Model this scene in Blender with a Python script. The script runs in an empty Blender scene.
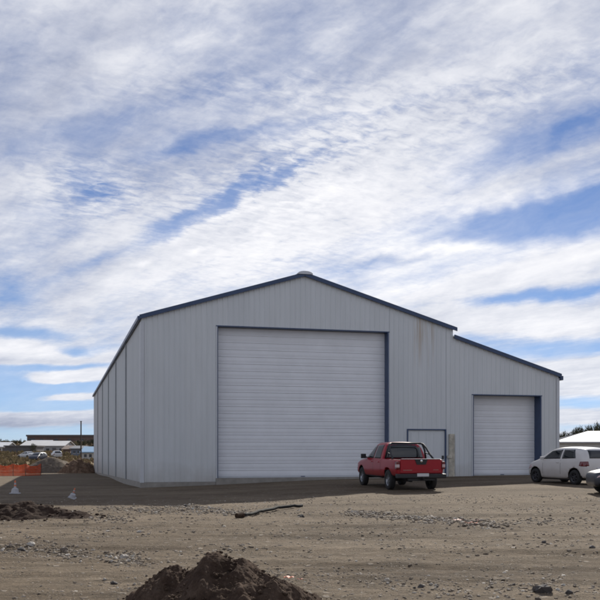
import bpy, bmesh, math, random
import numpy as np
from mathutils import Vector, Matrix, noise
from mathutils.bvhtree import BVHTree
R = math.radians
random.seed(7); RS = np.random.RandomState(11)
sc = bpy.context.scene
COL = sc.collection
F = 900.0; HY = 452.0; EYE = 1.6            # focal length in photo pixels, horizon row, eye height

# ------------------------------------------------------------------ helpers
def link(o, parent=None):
    COL.objects.link(o)
    if parent is not None: o.parent = parent
    return o
def tag(o, label=None, cat=None, group=None, kind=None):
    if label: o['label'] = label
    if cat: o['category'] = cat
    if group: o['group'] = group
    if kind: o['kind'] = kind
    return o
def empty(name, loc, rz=0.0, rx=0.0):
    o = bpy.data.objects.new(name, None); o.empty_display_size = .3
    o.location = loc; o.rotation_euler = (rx, 0, rz)
    return link(o)
def copy_tree(o, parent=None):
    c = o.copy(); COL.objects.link(c); c.parent = parent
    for ch in list(o.children): copy_tree(ch, c)
    return c
class MB:
    def __init__(s): s.v = []; s.f = []; s.m = []
    def add(s, vs, fs, mi=0):
        n = len(s.v); s.v += [tuple(v) for v in vs]
        s.f += [tuple(i + n for i in f) for f in fs]; s.m += [mi] * len(fs); return s
    def box(s, x0, x1, y0, y1, z0, z1, mi=0):
        return s.add([(x0,y0,z0),(x1,y0,z0),(x1,y1,z0),(x0,y1,z0),(x0,y0,z1),(x1,y0,z1),(x1,y1,z1),(x0,y1,z1)],
              [(3,2,1,0),(4,5,6,7),(0,1,5,4),(1,2,6,5),(2,3,7,6),(3,0,4,7)], mi)
    def prism(s, pts, y0, y1, mi=0):
        """polygon in (x,z) swept along y"""
        n = len(pts)
        vs = [(x, y0, z) for x, z in pts] + [(x, y1, z) for x, z in pts]
        fs = [tuple(range(n)), tuple(range(2*n-1, n-1, -1))] + [(i, i+n, (i+1) % n + n, (i+1) % n) for i in range(n)]
        return s.add(vs, fs, mi)
    def tube(s, pts, r, n=10, mi=0, cap=True):
        pts = [Vector(p) for p in pts]; rs = r if isinstance(r, (list, tuple)) else [r] * len(pts)
        vs = []; up = Vector((0, 0, 1))
        for i, p in enumerate(pts):
            d = (pts[min(i+1, len(pts)-1)] - pts[max(i-1, 0)]).normalized()
            a = d.cross(up)
            if a.length < 1e-3: a = d.cross(Vector((1, 0, 0)))
            a.normalize(); b = a.cross(d)
            for k in range(n):
                t = 2*math.pi*k/n; vs.append(p + (a*math.cos(t) + b*math.sin(t)) * rs[i])
        fs = [(i*n+k, i*n+(k+1) % n, (i+1)*n+(k+1) % n, (i+1)*n+k) for i in range(len(pts)-1) for k in range(n)]
        if cap: fs += [tuple(range(n-1, -1, -1)), tuple((len(pts)-1)*n + k for k in range(n))]
        return s.add(vs, fs, mi)
    def lathe(s, prof, axis='z', c=(0, 0, 0), n=24, mi=0):
        """profile list (r, h)"""
        vs = []
        for r, h in prof:
            for k in range(n):
                t = 2*math.pi*k/n; a, b = r*math.cos(t), r*math.sin(t)
                vs.append((c[0]+a, c[1]+b, c[2]+h) if axis == 'z' else (c[0]+h, c[1]+a, c[2]+b))
        fs = [(i*n+k, i*n+(k+1) % n, (i+1)*n+(k+1) % n, (i+1)*n+k) for i in range(len(prof)-1) for k in range(n)]
        return s.add(vs, fs, mi)
    def build(s, name, mats, parent=None, smooth=False, bevel=0):
        me = bpy.data.meshes.new(name); me.from_pydata(s.v, [], s.f)
        if not isinstance(mats, (list, tuple)): mats = [mats]
        for m in mats: me.materials.append(m)
        if len(mats) > 1: me.polygons.foreach_set('material_index', s.m)
        bm = bmesh.new(); bm.from_mesh(me); bmesh.ops.recalc_face_normals(bm, faces=bm.faces); bm.to_mesh(me); bm.free()
        if smooth: me.polygons.foreach_set('use_smooth', [True]*len(me.polygons))
        me.update()
        o = link(bpy.data.objects.new(name, me), parent)
        if bevel:
            b = o.modifiers.new('b', 'BEVEL'); b.width = bevel; b.segments = 2; b.limit_method = 'ANGLE'
        if smooth == 'angle':
            pass
        return o

# ------------------------------------------------------------------ materials
def new_mat(name):
    m = bpy.data.materials.new(name); m.use_nodes = True
    nt = m.node_tree; return m, nt, nt.nodes, nt.links, nt.nodes['Principled BSDF']
def mat(name, col, rough=.5, metal=0.0, var=0.0, vscale=3.0, bump=0.0, bscale=20.0, spec=None, coat=0.0, dirt=None, dirt_z=None):
    m, nt, N, L, P = new_mat(name)
    P.inputs['Base Color'].default_value = (*col, 1); P.inputs['Roughness'].default_value = rough
    P.inputs['Metallic'].default_value = metal
    if spec is not None: P.inputs['Specular IOR Level'].default_value = spec
    if coat: P.inputs['Coat Weight'].default_value = coat; P.inputs['Coat Roughness'].default_value = .06
    tc = N.new('ShaderNodeTexCoord')
    if var:
        n = N.new('ShaderNodeTexNoise'); n.inputs['Scale'].default_value = vscale; n.inputs['Detail'].default_value = 8
        n.inputs['Roughness'].default_value = .65
        L.new(tc.outputs['Object'], n.inputs['Vector'])
        r = N.new('ShaderNodeValToRGB'); e = r.color_ramp.elements
        e[0].position = .3; e[1].position = .7
        e[0].color = (*[c*(1-var) for c in col], 1); e[1].color = (*[min(1, c*(1+var)) for c in col], 1)
        L.new(n.outputs['Fac'], r.inputs['Fac']); out = r.outputs['Color']
        if dirt:
            n2 = N.new('ShaderNodeTexNoise'); n2.inputs['Scale'].default_value = vscale*2.3; n2.inputs['Detail'].default_value = 10
            L.new(tc.outputs['Object'], n2.inputs['Vector'])
            sx = N.new('ShaderNodeSeparateXYZ'); L.new(tc.outputs['Object'], sx.inputs[0])
            mr = N.new('ShaderNodeMapRange'); mr.inputs[1].default_value = dirt_z[0]; mr.inputs[2].default_value = dirt_z[1]
            mr.inputs[3].default_value = .9; mr.inputs[4].default_value = .0
            L.new(sx.outputs['Z'], mr.inputs[0])
            mu = N.new('ShaderNodeMath'); mu.operation = 'MULTIPLY'; L.new(n2.outputs['Fac'], mu.inputs[0]); L.new(mr.outputs[0], mu.inputs[1])
            mx = N.new('ShaderNodeMix'); mx.data_type = 'RGBA'; L.new(mu.outputs[0], mx.inputs[0]); L.new(out, mx.inputs[6])
            mx.inputs[7].default_value = (*dirt, 1); out = mx.outputs[2]
        L.new(out, P.inputs['Base Color'])
    if bump:
        n = N.new('ShaderNodeTexNoise'); n.inputs['Scale'].default_value = bscale; n.inputs['Detail'].default_value = 8
        L.new(tc.outputs['Object'], n.inputs['Vector'])
        b = N.new('ShaderNodeBump'); b.inputs['Strength'].default_value = 1; b.inputs['Distance'].default_value = bump
        L.new(n.outputs['Fac'], b.inputs['Height']); L.new(b.outputs['Normal'], P.inputs['Normal'])
    return m

def math_n(nt, op, a, b=None, c=None, clamp=False):
    n = nt.nodes.new('ShaderNodeMath'); n.operation = op; n.use_clamp = clamp
    for i, v in enumerate((a, b, c)):
        if v is None: continue
        if isinstance(v, (int, float)): n.inputs[i].default_value = v
        else: nt.links.new(v, n.inputs[i])
    return n.outputs[0]
def mixc(nt, f, a, b, mode='MIX'):
    n = nt.nodes.new('ShaderNodeMix'); n.data_type = 'RGBA'; n.blend_type = mode
    for i, v in ((0, f), (6, a), (7, b)):
        if isinstance(v, (int, float)): n.inputs[i].default_value = v
        elif isinstance(v, tuple): n.inputs[i].default_value = (*v, 1)
        else: nt.links.new(v, n.inputs[i])
    return n.outputs[2]
def noise_n(nt, vec, scale, detail=6, rough=.55, dist=0, out='Fac'):
    n = nt.nodes.new('ShaderNodeTexNoise'); n.inputs['Scale'].default_value = scale; n.inputs['Detail'].default_value = detail
    n.inputs['Roughness'].default_value = rough; n.inputs['Distortion'].default_value = dist
    nt.links.new(vec, n.inputs['Vector']); return n.outputs[out]
def ramp_n(nt, f, stops, interp='LINEAR'):
    r = nt.nodes.new('ShaderNodeValToRGB'); cr = r.color_ramp; cr.interpolation = interp
    while len(cr.elements) < len(stops): cr.elements.new(.5)
    for e, (p, c) in zip(cr.elements, stops):
        e.position = p; e.color = (*c, 1) if isinstance(c, tuple) else (c, c, c, 1)
    nt.links.new(f, r.inputs['Fac']); return r.outputs['Color']
def mapr(nt, v, a, b, c=0.0, d=1.0, smooth=False):
    n = nt.nodes.new('ShaderNodeMapRange')
    if smooth: n.interpolation_type = 'SMOOTHSTEP'
    for i, x in enumerate((a, b, c, d)): n.inputs[i+1].default_value = x
    nt.links.new(v, n.inputs[0]); return n.outputs[0]
def mapping(nt, vec, loc=(0,0,0), rot=(0,0,0), scale=(1,1,1), typ='POINT'):
    n = nt.nodes.new('ShaderNodeMapping'); n.vector_type = typ
    n.inputs[1].default_value = loc; n.inputs[2].default_value = rot; n.inputs[3].default_value = scale
    nt.links.new(vec, n.inputs[0]); return n.outputs[0]

# ------------------------------------------------------------------ the sun and the sky
SUN = Vector((4.1, 16.0, 10.05)).normalized()
sel = math.asin(SUN.z); saz = math.atan2(SUN.x, SUN.y)
ld = bpy.data.lights.new('sun', 'SUN'); ld.energy = 4.8; ld.angle = R(.55); ld.color = (1.0, .94, .84)
lo = link(bpy.data.objects.new('sun', ld)); lo.rotation_euler = (SUN).to_track_quat('Z', 'Y').to_euler()
lo.location = (20, 80, 60)

W = bpy.data.worlds.new('World'); sc.world = W; W.use_nodes = True
nt = W.node_tree; N = nt.nodes; L = nt.links
bg = N['Background']; SKY_STR = .1
SKYTINT = (.50, .545, .665)
bg.inputs['Strength'].default_value = SKY_STR
sky = N.new('ShaderNodeTexSky'); sky.sky_type = 'NISHITA'; sky.sun_disc = False
sky.sun_elevation = sel; sky.sun_rotation = saz; sky.air_density = .9; sky.dust_density = 0.0; sky.ozone_density = 4.0; sky.altitude = 600
tc = N.new('ShaderNodeTexCoord'); D3 = tc.outputs['Generated']
sx = N.new('ShaderNodeSeparateXYZ'); L.new(D3, sx.inputs[0]); X, Y, Z = sx.outputs
azi = math_n(nt, 'ARCTAN2', X, Y)
hyp = math_n(nt, 'SQRT', math_n(nt, 'ADD', math_n(nt, 'MULTIPLY', X, X), math_n(nt, 'ADD', math_n(nt, 'MULTIPLY', Y, Y), .0004)))
elv = math_n(nt, 'DIVIDE', Z, hyp)
cmb = N.new('ShaderNodeCombineXYZ')
L.new(math_n(nt, 'MULTIPLY', azi, 9.0), cmb.inputs[0]); L.new(math_n(nt, 'MULTIPLY', elv, 9.0), cmb.inputs[1])
AE = cmb.outputs[0]                       # azimuth / elevation coordinates, 1 unit = 6.4 degrees
# cloud-deck coordinates (a flat layer overhead)
zz = math_n(nt, 'ADD', math_n(nt, 'MAXIMUM', Z, 0.0), .055)
cp = N.new('ShaderNodeCombineXYZ')
L.new(math_n(nt, 'DIVIDE', X, zz), cp.inputs[0]); L.new(math_n(nt, 'DIVIDE', Y, zz), cp.inputs[1])
DECK = cp.outputs[0]
# warp
wn = N.new('ShaderNodeTexNoise'); wn.inputs['Scale'].default_value = 2.2; wn.inputs['Detail'].default_value = 5
L.new(AE, wn.inputs['Vector'])
def vmath(op, a, b=None):
    n = N.new('ShaderNodeVectorMath'); n.operation = op
    for i, v in enumerate((a, b)):
        if v is None: continue
        if isinstance(v, tuple): n.inputs[i].default_value = v
        else: L.new(v, n.inputs[i])
    return n
wv = vmath('MULTIPLY', vmath('SUBTRACT', wn.outputs['Color'], (.5, .5, .5)).outputs[0], (.55, .30, 0)).outputs[0]
wsc = N.new('ShaderNodeVectorMath'); wsc.operation = 'SCALE'; L.new(wv, wsc.inputs[0]); L.new(mapr(nt, elv, .03, .3, .22, 1.0, True), wsc.inputs['Scale']); wv = wsc.outputs[0]
AEW = vmath('ADD', AE, wv).outputs[0]
def sky_xy(px, py):
    a = math.atan((px - 300) / F); return a * 9, (HY - py) / F * math.cos(a) * 9
def blob(px, py, Lp, Wp, ang, amp):
    x, y = sky_xy(px, py)
    mp = mapping(nt, AEW, (x, y, 0), (0, 0, R(ang)), (Lp / 100, Wp / 100, 1), 'TEXTURE')
    d = vmath('DOT_PRODUCT', mp, mp).outputs['Value']
    return math_n(nt, 'MULTIPLY', math_n(nt, 'EXPONENT', math_n(nt, 'MULTIPLY', d, -1.0)), amp)
def total(lst):
    s = lst[0]
    for b in lst[1:]: s = math_n(nt, 'ADD', s, b)
    return s
gaps = [  # px, py, half length, half width, tilt, strength
    (165, 232, 34, 7, 27, -.60), (225, 200, 44, 9, 29, -.85), (290, 170, 40, 6, 17, -.45), (95, 258, 40, 6, 25, -.35),
    (185, 150, 42, 9, 17, -.50), (250, 132, 60, 7, 8, -.40), (90, 187, 26, 15, -20, -.48), (8, 285, 22, 22, 0, -.38),
    (120, 120, 90, 12, 20, -.22), (30, 150, 60, 18, 25, -.18), (400, 105, 90, 6, 12, -.2),
    (560, 222, 95, 20, 10, -1.25), (600, 195, 60, 22, 14, -.6), (575, 130, 70, 17, 24, -.62), (505, 150, 40, 10, 30, -.28),
    (490, 218, 40, 7, 6, -.40), (395, 258, 45, 5, 3, -.22),
    (540, 297, 52, 6, 2, -.85), (500, 300, 30, 5, 8, -.45), (600, 291, 40, 8, 0, -.4), (560, 347, 75, 8, 2, -1.0), (480, 340, 40, 6, 5, -.4),
    (590, 402, 40, 7, 0, -.75), (575, 425, 60, 6, 0, -.3),
    (25, 333, 34, 6, 2, -1.15), (75, 352, 16, 5, -8, -.9), (100, 350, 22, 6, 10, -.5), (50, 367.5, 60, 3.5, 3, -1.3), (60, 388, 80, 5, 2, -1.9), (60, 406, 70, 4.5, 2, -1.5), (8, 386, 22, 12, 0, -1.6), (10, 402, 50, 12, 0, -1.0),
    (85, 387, 40, 4, 2, -.4), (40, 434, 150, 9, 0, -.85), (100, 405, 60, 5, 0, -.7), (10, 300, 30, 6, 0, -.15),
    # soft cloud bodies
    (35, 357, 60, 10, 3, .75), (70, 377, 36, 6, 4, 1.3), (68, 397, 34, 4.5, 5, 1.2), (35, 418, 75, 7, 3, 1.25), (85, 440, 40, 3, 3, .7),
    (460, 247, 75, 9, 3, .55), (530, 322, 75, 12, 0, .8), (560, 372, 60, 12, 0, .75), (585, 388, 30, 8, -10, .5), (575, 416, 40, 6, 0, .8),
    (350, 200, 90, 32, 22, .40), (270, 225, 80, 25, 25, .35), (560, 262, 80, 10, 8, .45), (520, 180, 80, 12, 22, .25), (135, 262, 12, 3, 10, .4), (195, 252, 10, 2.5, 10, .35),
]
layout = total([blob(*g) for g in gaps])
# fine structure
def aniso(vec, ang, lx, ly): return mapping(nt, vec, (0, 0, 0), (0, 0, R(ang)), (lx, ly, 1), 'TEXTURE')
streak = noise_n(nt, aniso(DECK, 123.6, 3.2, .8), 1.3, 9, .6, .25)
puff = noise_n(nt, aniso(DECK, 125, .75, 1.2), 19, 4, .6, .4)
puffmask = total([blob(290, 190, 120, 60, 25, 1.0), blob(95, 190, 60, 30, 0, .8), blob(430, 120, 150, 25, 15, .5), blob(300, 90, 200, 20, 0, .4)])
puffm = math_n(nt, 'ADD', math_n(nt, 'MINIMUM', puffmask, 1.0), .15)
pf = math_n(nt, 'MULTIPLY', math_n(nt, 'SUBTRACT', puff, .5), puffm)
fine = noise_n(nt, aniso(DECK, 123.6, 1.7, .75), 3.4, 10, .62, .15)
fine2 = noise_n(nt, aniso(AEW, 12, 1.6, .8), 3.0, 8, .62)
fine = math_n(nt, 'ADD', math_n(nt, 'MULTIPLY', fine, .6), math_n(nt, 'MULTIPLY', fine2, .4))
lowb = noise_n(nt, aniso(AEW, 20, 1.9, .7), 1.3, 8, .58)
c = math_n(nt, 'ADD', .90, math_n(nt, 'MULTIPLY', layout, .92))
c = math_n(nt, 'ADD', c, math_n(nt, 'MULTIPLY', math_n(nt, 'SUBTRACT', streak, .5), 1.35))
c = math_n(nt, 'ADD', c, math_n(nt, 'MULTIPLY', pf, 1.35))
c = math_n(nt, 'ADD', c, math_n(nt, 'MULTIPLY', math_n(nt, 'SUBTRACT', fine, .5), 1.15))
cover = mapr(nt, c, .04, 1.16, 0.0, 1.0, True)
# cloud cover thinned overhead, out of view, to weaken the skylight on the ground
cover = math_n(nt, 'MULTIPLY', cover, mapr(nt, elv, .65, 1.3, 1.0, .35, True))
shade = math_n(nt, 'ADD', math_n(nt, 'MULTIPLY', math_n(nt, 'SUBTRACT', fine, .5), 1.0), math_n(nt, 'MULTIPLY', math_n(nt, 'SUBTRACT', lowb, .5), .9))
shade = math_n(nt, 'ADD', shade, math_n(nt, 'MULTIPLY', pf, .75))
bright = total([blob(430, 250, 240, 60, 8, .42), blob(290, 205, 150, 45, 24, .24), blob(545, 325, 90, 22, 0, .30), blob(60, 372, 80, 30, 0, .18),
                blob(590, 385, 60, 30, 0, .2), blob(60, 110, 190, 60, -10, -.14), blob(20, 424, 90, 6, 3, -.30), blob(60, 300, 120, 25, 0, -.02), blob(395, 258, 45, 5, 3, -.32),
                blob(135, 262, 12, 3, 10, .3), blob(195, 252, 10, 2.5, 10, .25), blob(460, 183, 14, 5, 0, .25), blob(470, 245, 60, 6, 3, .2), blob(35, 350, 60, 5, 3, .15), blob(30, 362, 60, 4, 3, -.2)])
sh = math_n(nt, 'ADD', math_n(nt, 'ADD', shade, .40), bright)
ccol = ramp_n(nt, sh, [(0.0, (3.2, 3.5, 4.5)), (.3, (4.9, 5.15, 6.0)), (.52, (6.5, 6.65, 7.2)), (.75, (8.0, 8.0, 8.3)), (1.0, (9.2, 9.1, 9.0))])
skyc = mixc(nt, 1.0, sky.outputs[0], mixc(nt, mapr(nt, elv, 0.0, .14, 0, 1, True), (.46, .56, .82), SKYTINT), 'MULTIPLY')
veil = math_n(nt, 'MULTIPLY', ramp_n(nt, noise_n(nt, aniso(AEW, 22, 2.2, .7), 1.3, 7, .6), [(.35, .03), (.68, .30)]), 1.0)
cover = math_n(nt, 'MAXIMUM', cover, math_n(nt, 'ADD', math_n(nt, 'MULTIPLY', cover, .6), veil))
fin = mixc(nt, math_n(nt, 'MINIMUM', cover, .96), skyc, ccol)
L.new(fin, bg.inputs['Color'])

# ------------------------------------------------------------------ the ground
CP = [(-7.24,40.5,-.13),(-9,44,-.15),(-5.5,40.8,.02),(-3.6,41,.18),(0,41.6,.25),(3.4,42.4,.3),(6,43,.36),(8.5,43.8,.4),(11,44.2,.44),(13.5,45,.42),
      (2.5,36.1,.33),(3.3,33,.20),(4.9,33.3,.20),(4.1,36.5,.33),(10.96,36,.27),(10.0,38.2,.37),(11.7,38.5,.37),(12.6,36.3,.27),(9.8,29,.2),(13,29.5,.2),
      (-22.4,97.8,-.74),(-25,90,-.56),(-24,75,-.33),(-11.4,36,-.08),(-15,50,-.2),(-19,65,-.28),(-13,60,-.25),(-20,85,-.5),(-30,80,-.4),(-30,97,-.65),
      (18,46,.4),(20,60,.3),(-16,40,-.1),(-5,27,0),(0,30,.02),(8,24,.05),(-3,35,.03),(-9,30,-.02),(16,38,.35),(5,60,.2),(10,80,0),(-5,70,-.2)]
CPx = np.array([c[0] for c in CP]); CPy = np.array([c[1] for c in CP]); CPz = np.array([c[2] for c in CP])
PROF = np.array([(-50,0),(0,0),(110,-.35),(140,0),(200,.7),(250,1.3),(330,4.9),(450,6.3),(900,11),(3000,34),(5000,45)])
def g(x, y):
    x = np.asarray(x, float); y = np.asarray(y, float)
    num = np.zeros_like(x + y); den = np.full_like(x + y, 1.0)
    w0 = .015
    den = den * w0
    base = np.interp(y, PROF[:, 0], PROF[:, 1])
    for a, b, z in zip(CPx, CPy, CPz):
        s = 3.0 + max(0, b - 45) * .12
        w = np.exp(-((x - a)**2 + (y - b)**2) / (2*s*s))
        num = num + w * z; den = den + w
    h = (num + w0*base) / den
    # wooded rise behind the yard on the right
    h = h + 7.5 * np.exp(-(((x - 128) / 50)**2 + ((y - 270) / 45)**2))
    return h
def gz(x, y): return float(g(x, y))
def gp(px, py):
    """where the line of sight through that spot of the photo meets the ground"""
    z = 0.0
    for _ in range(12):
        Yd = (EYE - z) * F / (py - HY); Xd = (px - 300) / F * Yd; z = gz(Xd, Yd)
    return Vector((Xd, Yd, z))
def at(px, Yd): return (px - 300) / F * Yd
def hz(py, Yd): return EYE + (HY - py) / F * Yd

def rough_h(x, y):
    v = Vector((x*.22, y*.5, 0))
    h = .05 * (noise.noise(v)) + .018 * noise.noise(Vector((x*.9, y*2.0, 3))) + .016*noise.noise(Vector((x*2.6, y*3.6, 7))) + .014*noise.noise(Vector((x*6, y*7, 1))) + .008*max(0, noise.noise(Vector((x*11, y*11, 9))))
    # wheel ruts running across the yard
    r = y + .10*x + .6*noise.noise(Vector((x*.12, 0, 5)))
    for c0, wd, dp in ((13.2, .22, .035), (14.9, .22, .035), (17.3, .3, .03), (19.3, .3, .03), (11.6, .18, .025), (22.3,.35,.03)):
        d = (r - c0) / wd
        if abs(d) < 3.5: h += dp * (-math.exp(-d*d) + .55*math.exp(-(abs(d)-1.7)**2*2))
    return h
ys = [-40, -25, -12, -4, 0, 2, 4]
y = 5.0
while y < 30: ys.append(y); y += .055 + max(0, (y-9))*.007
while y < 130: ys.append(y); y *= 1.012
while y < 4200: ys.append(y); y *= 1.07
ys.append(5000)
NS = 420
ss = np.linspace(-1, 1, NS); ss = np.sign(ss)*np.abs(ss)**1.7
vv = []; 
for yy in ys:
    Wd = max(34.0, 34 + (yy-20)*1.5) if yy < 4200 else 6500
    xs = ss*Wd
    zs = g(xs, np.full_like(xs, yy))
    for xx, z in zip(xs, zs):
        if 3 < yy < 75 and abs(xx) < yy*.8+6:
            z += rough_h(xx, yy) * (1 if yy < 26 else max(0.15, 1-(yy-26)/12))
        vv.append((xx, yy, z))
ny = len(ys)
me = bpy.data.meshes.new('ground')
ff = [(j*NS+i, j*NS+i+1, (j+1)*NS+i+1, (j+1)*NS+i) for j in range(ny-1) for i in range(NS-1)]
me.from_pydata(vv, [], ff); me.polygons.foreach_set('use_smooth', [True]*len(ff))
gm, nt, N, L, P = new_mat('gravel_earth')
tc = N.new('ShaderNodeTexCoord'); OB = tc.outputs['Object']
s3 = N.new('ShaderNodeSeparateXYZ'); L.new(OB, s3.inputs[0])
big = noise_n(nt, mapping(nt, OB, scale=(.35, 1.0, 1), rot=(0, 0, R(5))), .45, 8, .6, .4)
base = ramp_n(nt, big, [(.28, (.105, .080, .055)), (.45, (.170, .136, .098)), (.58, (.215, .175, .128)), (.75, (.26, .214, .160))])
med = noise_n(nt, mapping(nt, OB, scale=(.6, 1.6, 1), rot=(0, 0, R(6))), 2.6, 10, .7)
base = mixc(nt, .75, base, ramp_n(nt, med, [(.3, .45), (.5, .82), (.72, 1.25)]), 'MULTIPLY')
fn = noise_n(nt, OB, 26, 8, .75)
base = mixc(nt, .8, base, ramp_n(nt, fn, [(.32, .38), (.52, .9), (.68, 1.5)]), 'MULTIPLY')
# embedded stones
vo = N.new('ShaderNodeTexVoronoi'); vo.inputs['Scale'].default_value = 17; L.new(OB, vo.inputs['Vector'])
vo2 = N.new('ShaderNodeTexVoronoi'); vo2.inputs['Scale'].default_value = 5.5; vo2.inputs['Randomness'].default_value = 1; L.new(mapping(nt, OB, loc=(3.3, 1.7, 0)), vo2.inputs['Vector'])
m1 = math_n(nt, 'MULTIPLY', mapr(nt, vo.outputs['Distance'], .30, .18), math_n(nt, 'GREATER_THAN', noise_n(nt, OB, 1.3, 4), .47))
sepc = N.new('ShaderNodeSeparateColor'); L.new(vo2.outputs['Color'], sepc.inputs[0])
m2 = math_n(nt, 'MULTIPLY', mapr(nt, vo2.outputs['Distance'], .30, .2), math_n(nt, 'GREATER_THAN', sepc.outputs[0], .72))
sepd = N.new('ShaderNodeSeparateColor'); L.new(vo.outputs['Color'], sepd.inputs[0])
scol = ramp_n(nt, sepd.outputs[1], [(0, (.10, .088, .078)), (.45, (.22, .195, .165)), (.85, (.33, .30, .265)), (1, (.46, .43, .39))])
scol2 = ramp_n(nt, sepc.outputs[1], [(0, (.09, .08, .07)), (.5, (.24, .21, .18)), (1, (.40, .37, .33))])
base = mixc(nt, math_n(nt, 'MULTIPLY', m1, .75), base, scol)
base = mixc(nt, math_n(nt, 'MULTIPLY', m2, .7), base, scol2)
# the far country: scrub, dry grass and reddish banks
far = mapr(nt, s3.outputs['Y'], 100, 150, 0, 1, True)
fnz = noise_n(nt, OB, .05, 8, .7)
fcol = ramp_n(nt, fnz, [(.3, (.10, .075, .045)), (.45, (.19, .14, .08)), (.56, (.26, .20, .11)), (.7, (.20, .13, .09))])
fcol2 = ramp_n(nt, noise_n(nt, OB, .035, 9, .75), [(.35, (.05, .045, .03)), (.5, (.11, .075, .055)), (.62, (.18, .11, .08)), (.72, (.09, .075, .05))])
fcol = mixc(nt, mapr(nt, s3.outputs['Y'], 235, 280, 0, 1, True), fcol, fcol2)
base = mixc(nt, far, base, fcol)
base = mixc(nt, 1.0, base, (.92, .875, .82), 'MULTIPLY')
L.new(base, P.inputs['Base Color']); P.inputs['Roughness'].default_value = .95; P.inputs['Specular IOR Level'].default_value = .15
hgt = math_n(nt, 'ADD', math_n(nt, 'MULTIPLY', fn, .018), math_n(nt, 'ADD', math_n(nt, 'MULTIPLY', m1, .016), math_n(nt, 'MULTIPLY', m2, .025)))
hgt = math_n(nt, 'ADD', hgt, math_n(nt, 'MULTIPLY', med, .07))
bp = N.new('ShaderNodeBump'); bp.inputs['Distance'].default_value = 1.0; bp.inputs['Strength'].default_value = .9
L.new(hgt, bp.inputs['Height']); L.new(bp.outputs['Normal'], P.inputs['Normal'])
me.materials.append(gm)
go = link(bpy.data.objects.new('ground', me)); tag(go, kind='structure')
def top(x, y):
    z = gz(x, y)
    if 3 < y < 75 and abs(x) < y*.8+6: z += rough_h(x, y) * (1 if y < 26 else max(0.15, 1-(y-26)/12))
    return z

# ------------------------------------------------------------------ the steel shed
THS = math.atan2(.2577, .9664)
shed = empty('metal_shed', (-7.24, 41.0, 0), THS)
tag(shed, 'large pale grey corrugated metal shed with navy trim, gabled front and lean-to wing', 'shed')
def cladding(name, rust=False):
    m, nt, N, L, P = new_mat(name)
    tc = N.new('ShaderNodeTexCoord'); OB = tc.outputs['Object']
    s = N.new('ShaderNodeSeparateXYZ'); L.new(OB, s.inputs[0])
    # each sheet about a metre wide has its own tone
    cell = math_n(nt, 'FLOOR', math_n(nt, 'ADD', math_n(nt, 'MULTIPLY', s.outputs['X'], 1.001), math_n(nt, 'MULTIPLY', s.outputs['Y'], 1.001)))
    wn = N.new('ShaderNodeTexWhiteNoise'); wn.noise_dimensions = '1D'; L.new(cell, wn.inputs['W'])
    col = ramp_n(nt, wn.outputs['Value'], [(0, (.565, .59, .61)), (1, (.59, .613, .63))])
    sm = noise_n(nt, mapping(nt, OB, scale=(1, 1, .12)), 2.5, 8, .65)
    col = mixc(nt, .7, col, ramp_n(nt, sm, [(.3, (.93, .93, .92)), (.65, (1.04, 1.04, 1.04))]), 'MULTIPLY')
    low = mapr(nt, math_n(nt, 'ADD', s.outputs['Z'], math_n(nt, 'MULTIPLY', noise_n(nt, OB, 1.5, 6), 1.2)), .5, 1.7, .55, 0)
    col = mixc(nt, low, col, (.33, .30, .26))
    if rust:
        st = noise_n(nt, mapping(nt, OB, scale=(9, 1, .22)), 1.0, 6, .6)
        win = math_n(nt, 'MULTIPLY', mapr(nt, s.outputs['X'], 13.15, 13.4), mapr(nt, s.outputs['X'], 14.5, 14.2))
        win = math_n(nt, 'MULTIPLY', win, mapr(nt, s.outputs['Z'], 5.6, 7.3, 0, 1))
        win2 = math_n(nt, 'MULTIPLY', mapr(nt, s.outputs['X'], 13.2, 14.4), 0)
        k = math_n(nt, 'MULTIPLY', win, mapr(nt, st, .46, .64, 0, .6))
        col = mixc(nt, k, col, (.34, .23, .12))
    L.new(col, P.inputs['Base Color']); P.inputs['Roughness'].default_value = .42; P.inputs['Specular IOR Level'].default_value = .35
    bn = noise_n(nt, mapping(nt, OB, scale=(1, 1, .4)), 1.6, 3, .5)
    b = N.new('ShaderNodeBump'); b.inputs['Distance'].default_value = .012; L.new(bn, b.inputs['Height']); L.new(b.outputs['Normal'], P.inputs['Normal'])
    return m
M_front = cladding('front_cladding', True); M_clad = cladding('side_cladding')
M_navy = mat('navy_trim', (.032, .058, .125), .38, var=.15, vscale=2, spec=.4)
M_door = mat('white_door_sheet', (.70, .715, .745), .4, var=.05, vscale=1.2, bump=.004, bscale=2)
M_roof = mat('roof_sheet', (.42, .44, .47), .35, metal=.4, var=.08)
M_conc = mat('concrete', (.26, .245, .22), .9, var=.2, vscale=2.5, bump=.01, bscale=12)
M_trimg = mat('pale_trim', (.50, .52, .55), .4, var=.05)
WM, WT = 15.4, 21.3; LEN = 58.8
zE, zR = 7.72, 10.02
def roofz(u):
    if u <= WM: return zR - (zR - zE) * abs(u - WM/2) / (WM/2)
    return 7.30 - (7.30 - 5.52) * (u - WM) / (WT - WM)
FLOOR = .30
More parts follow.
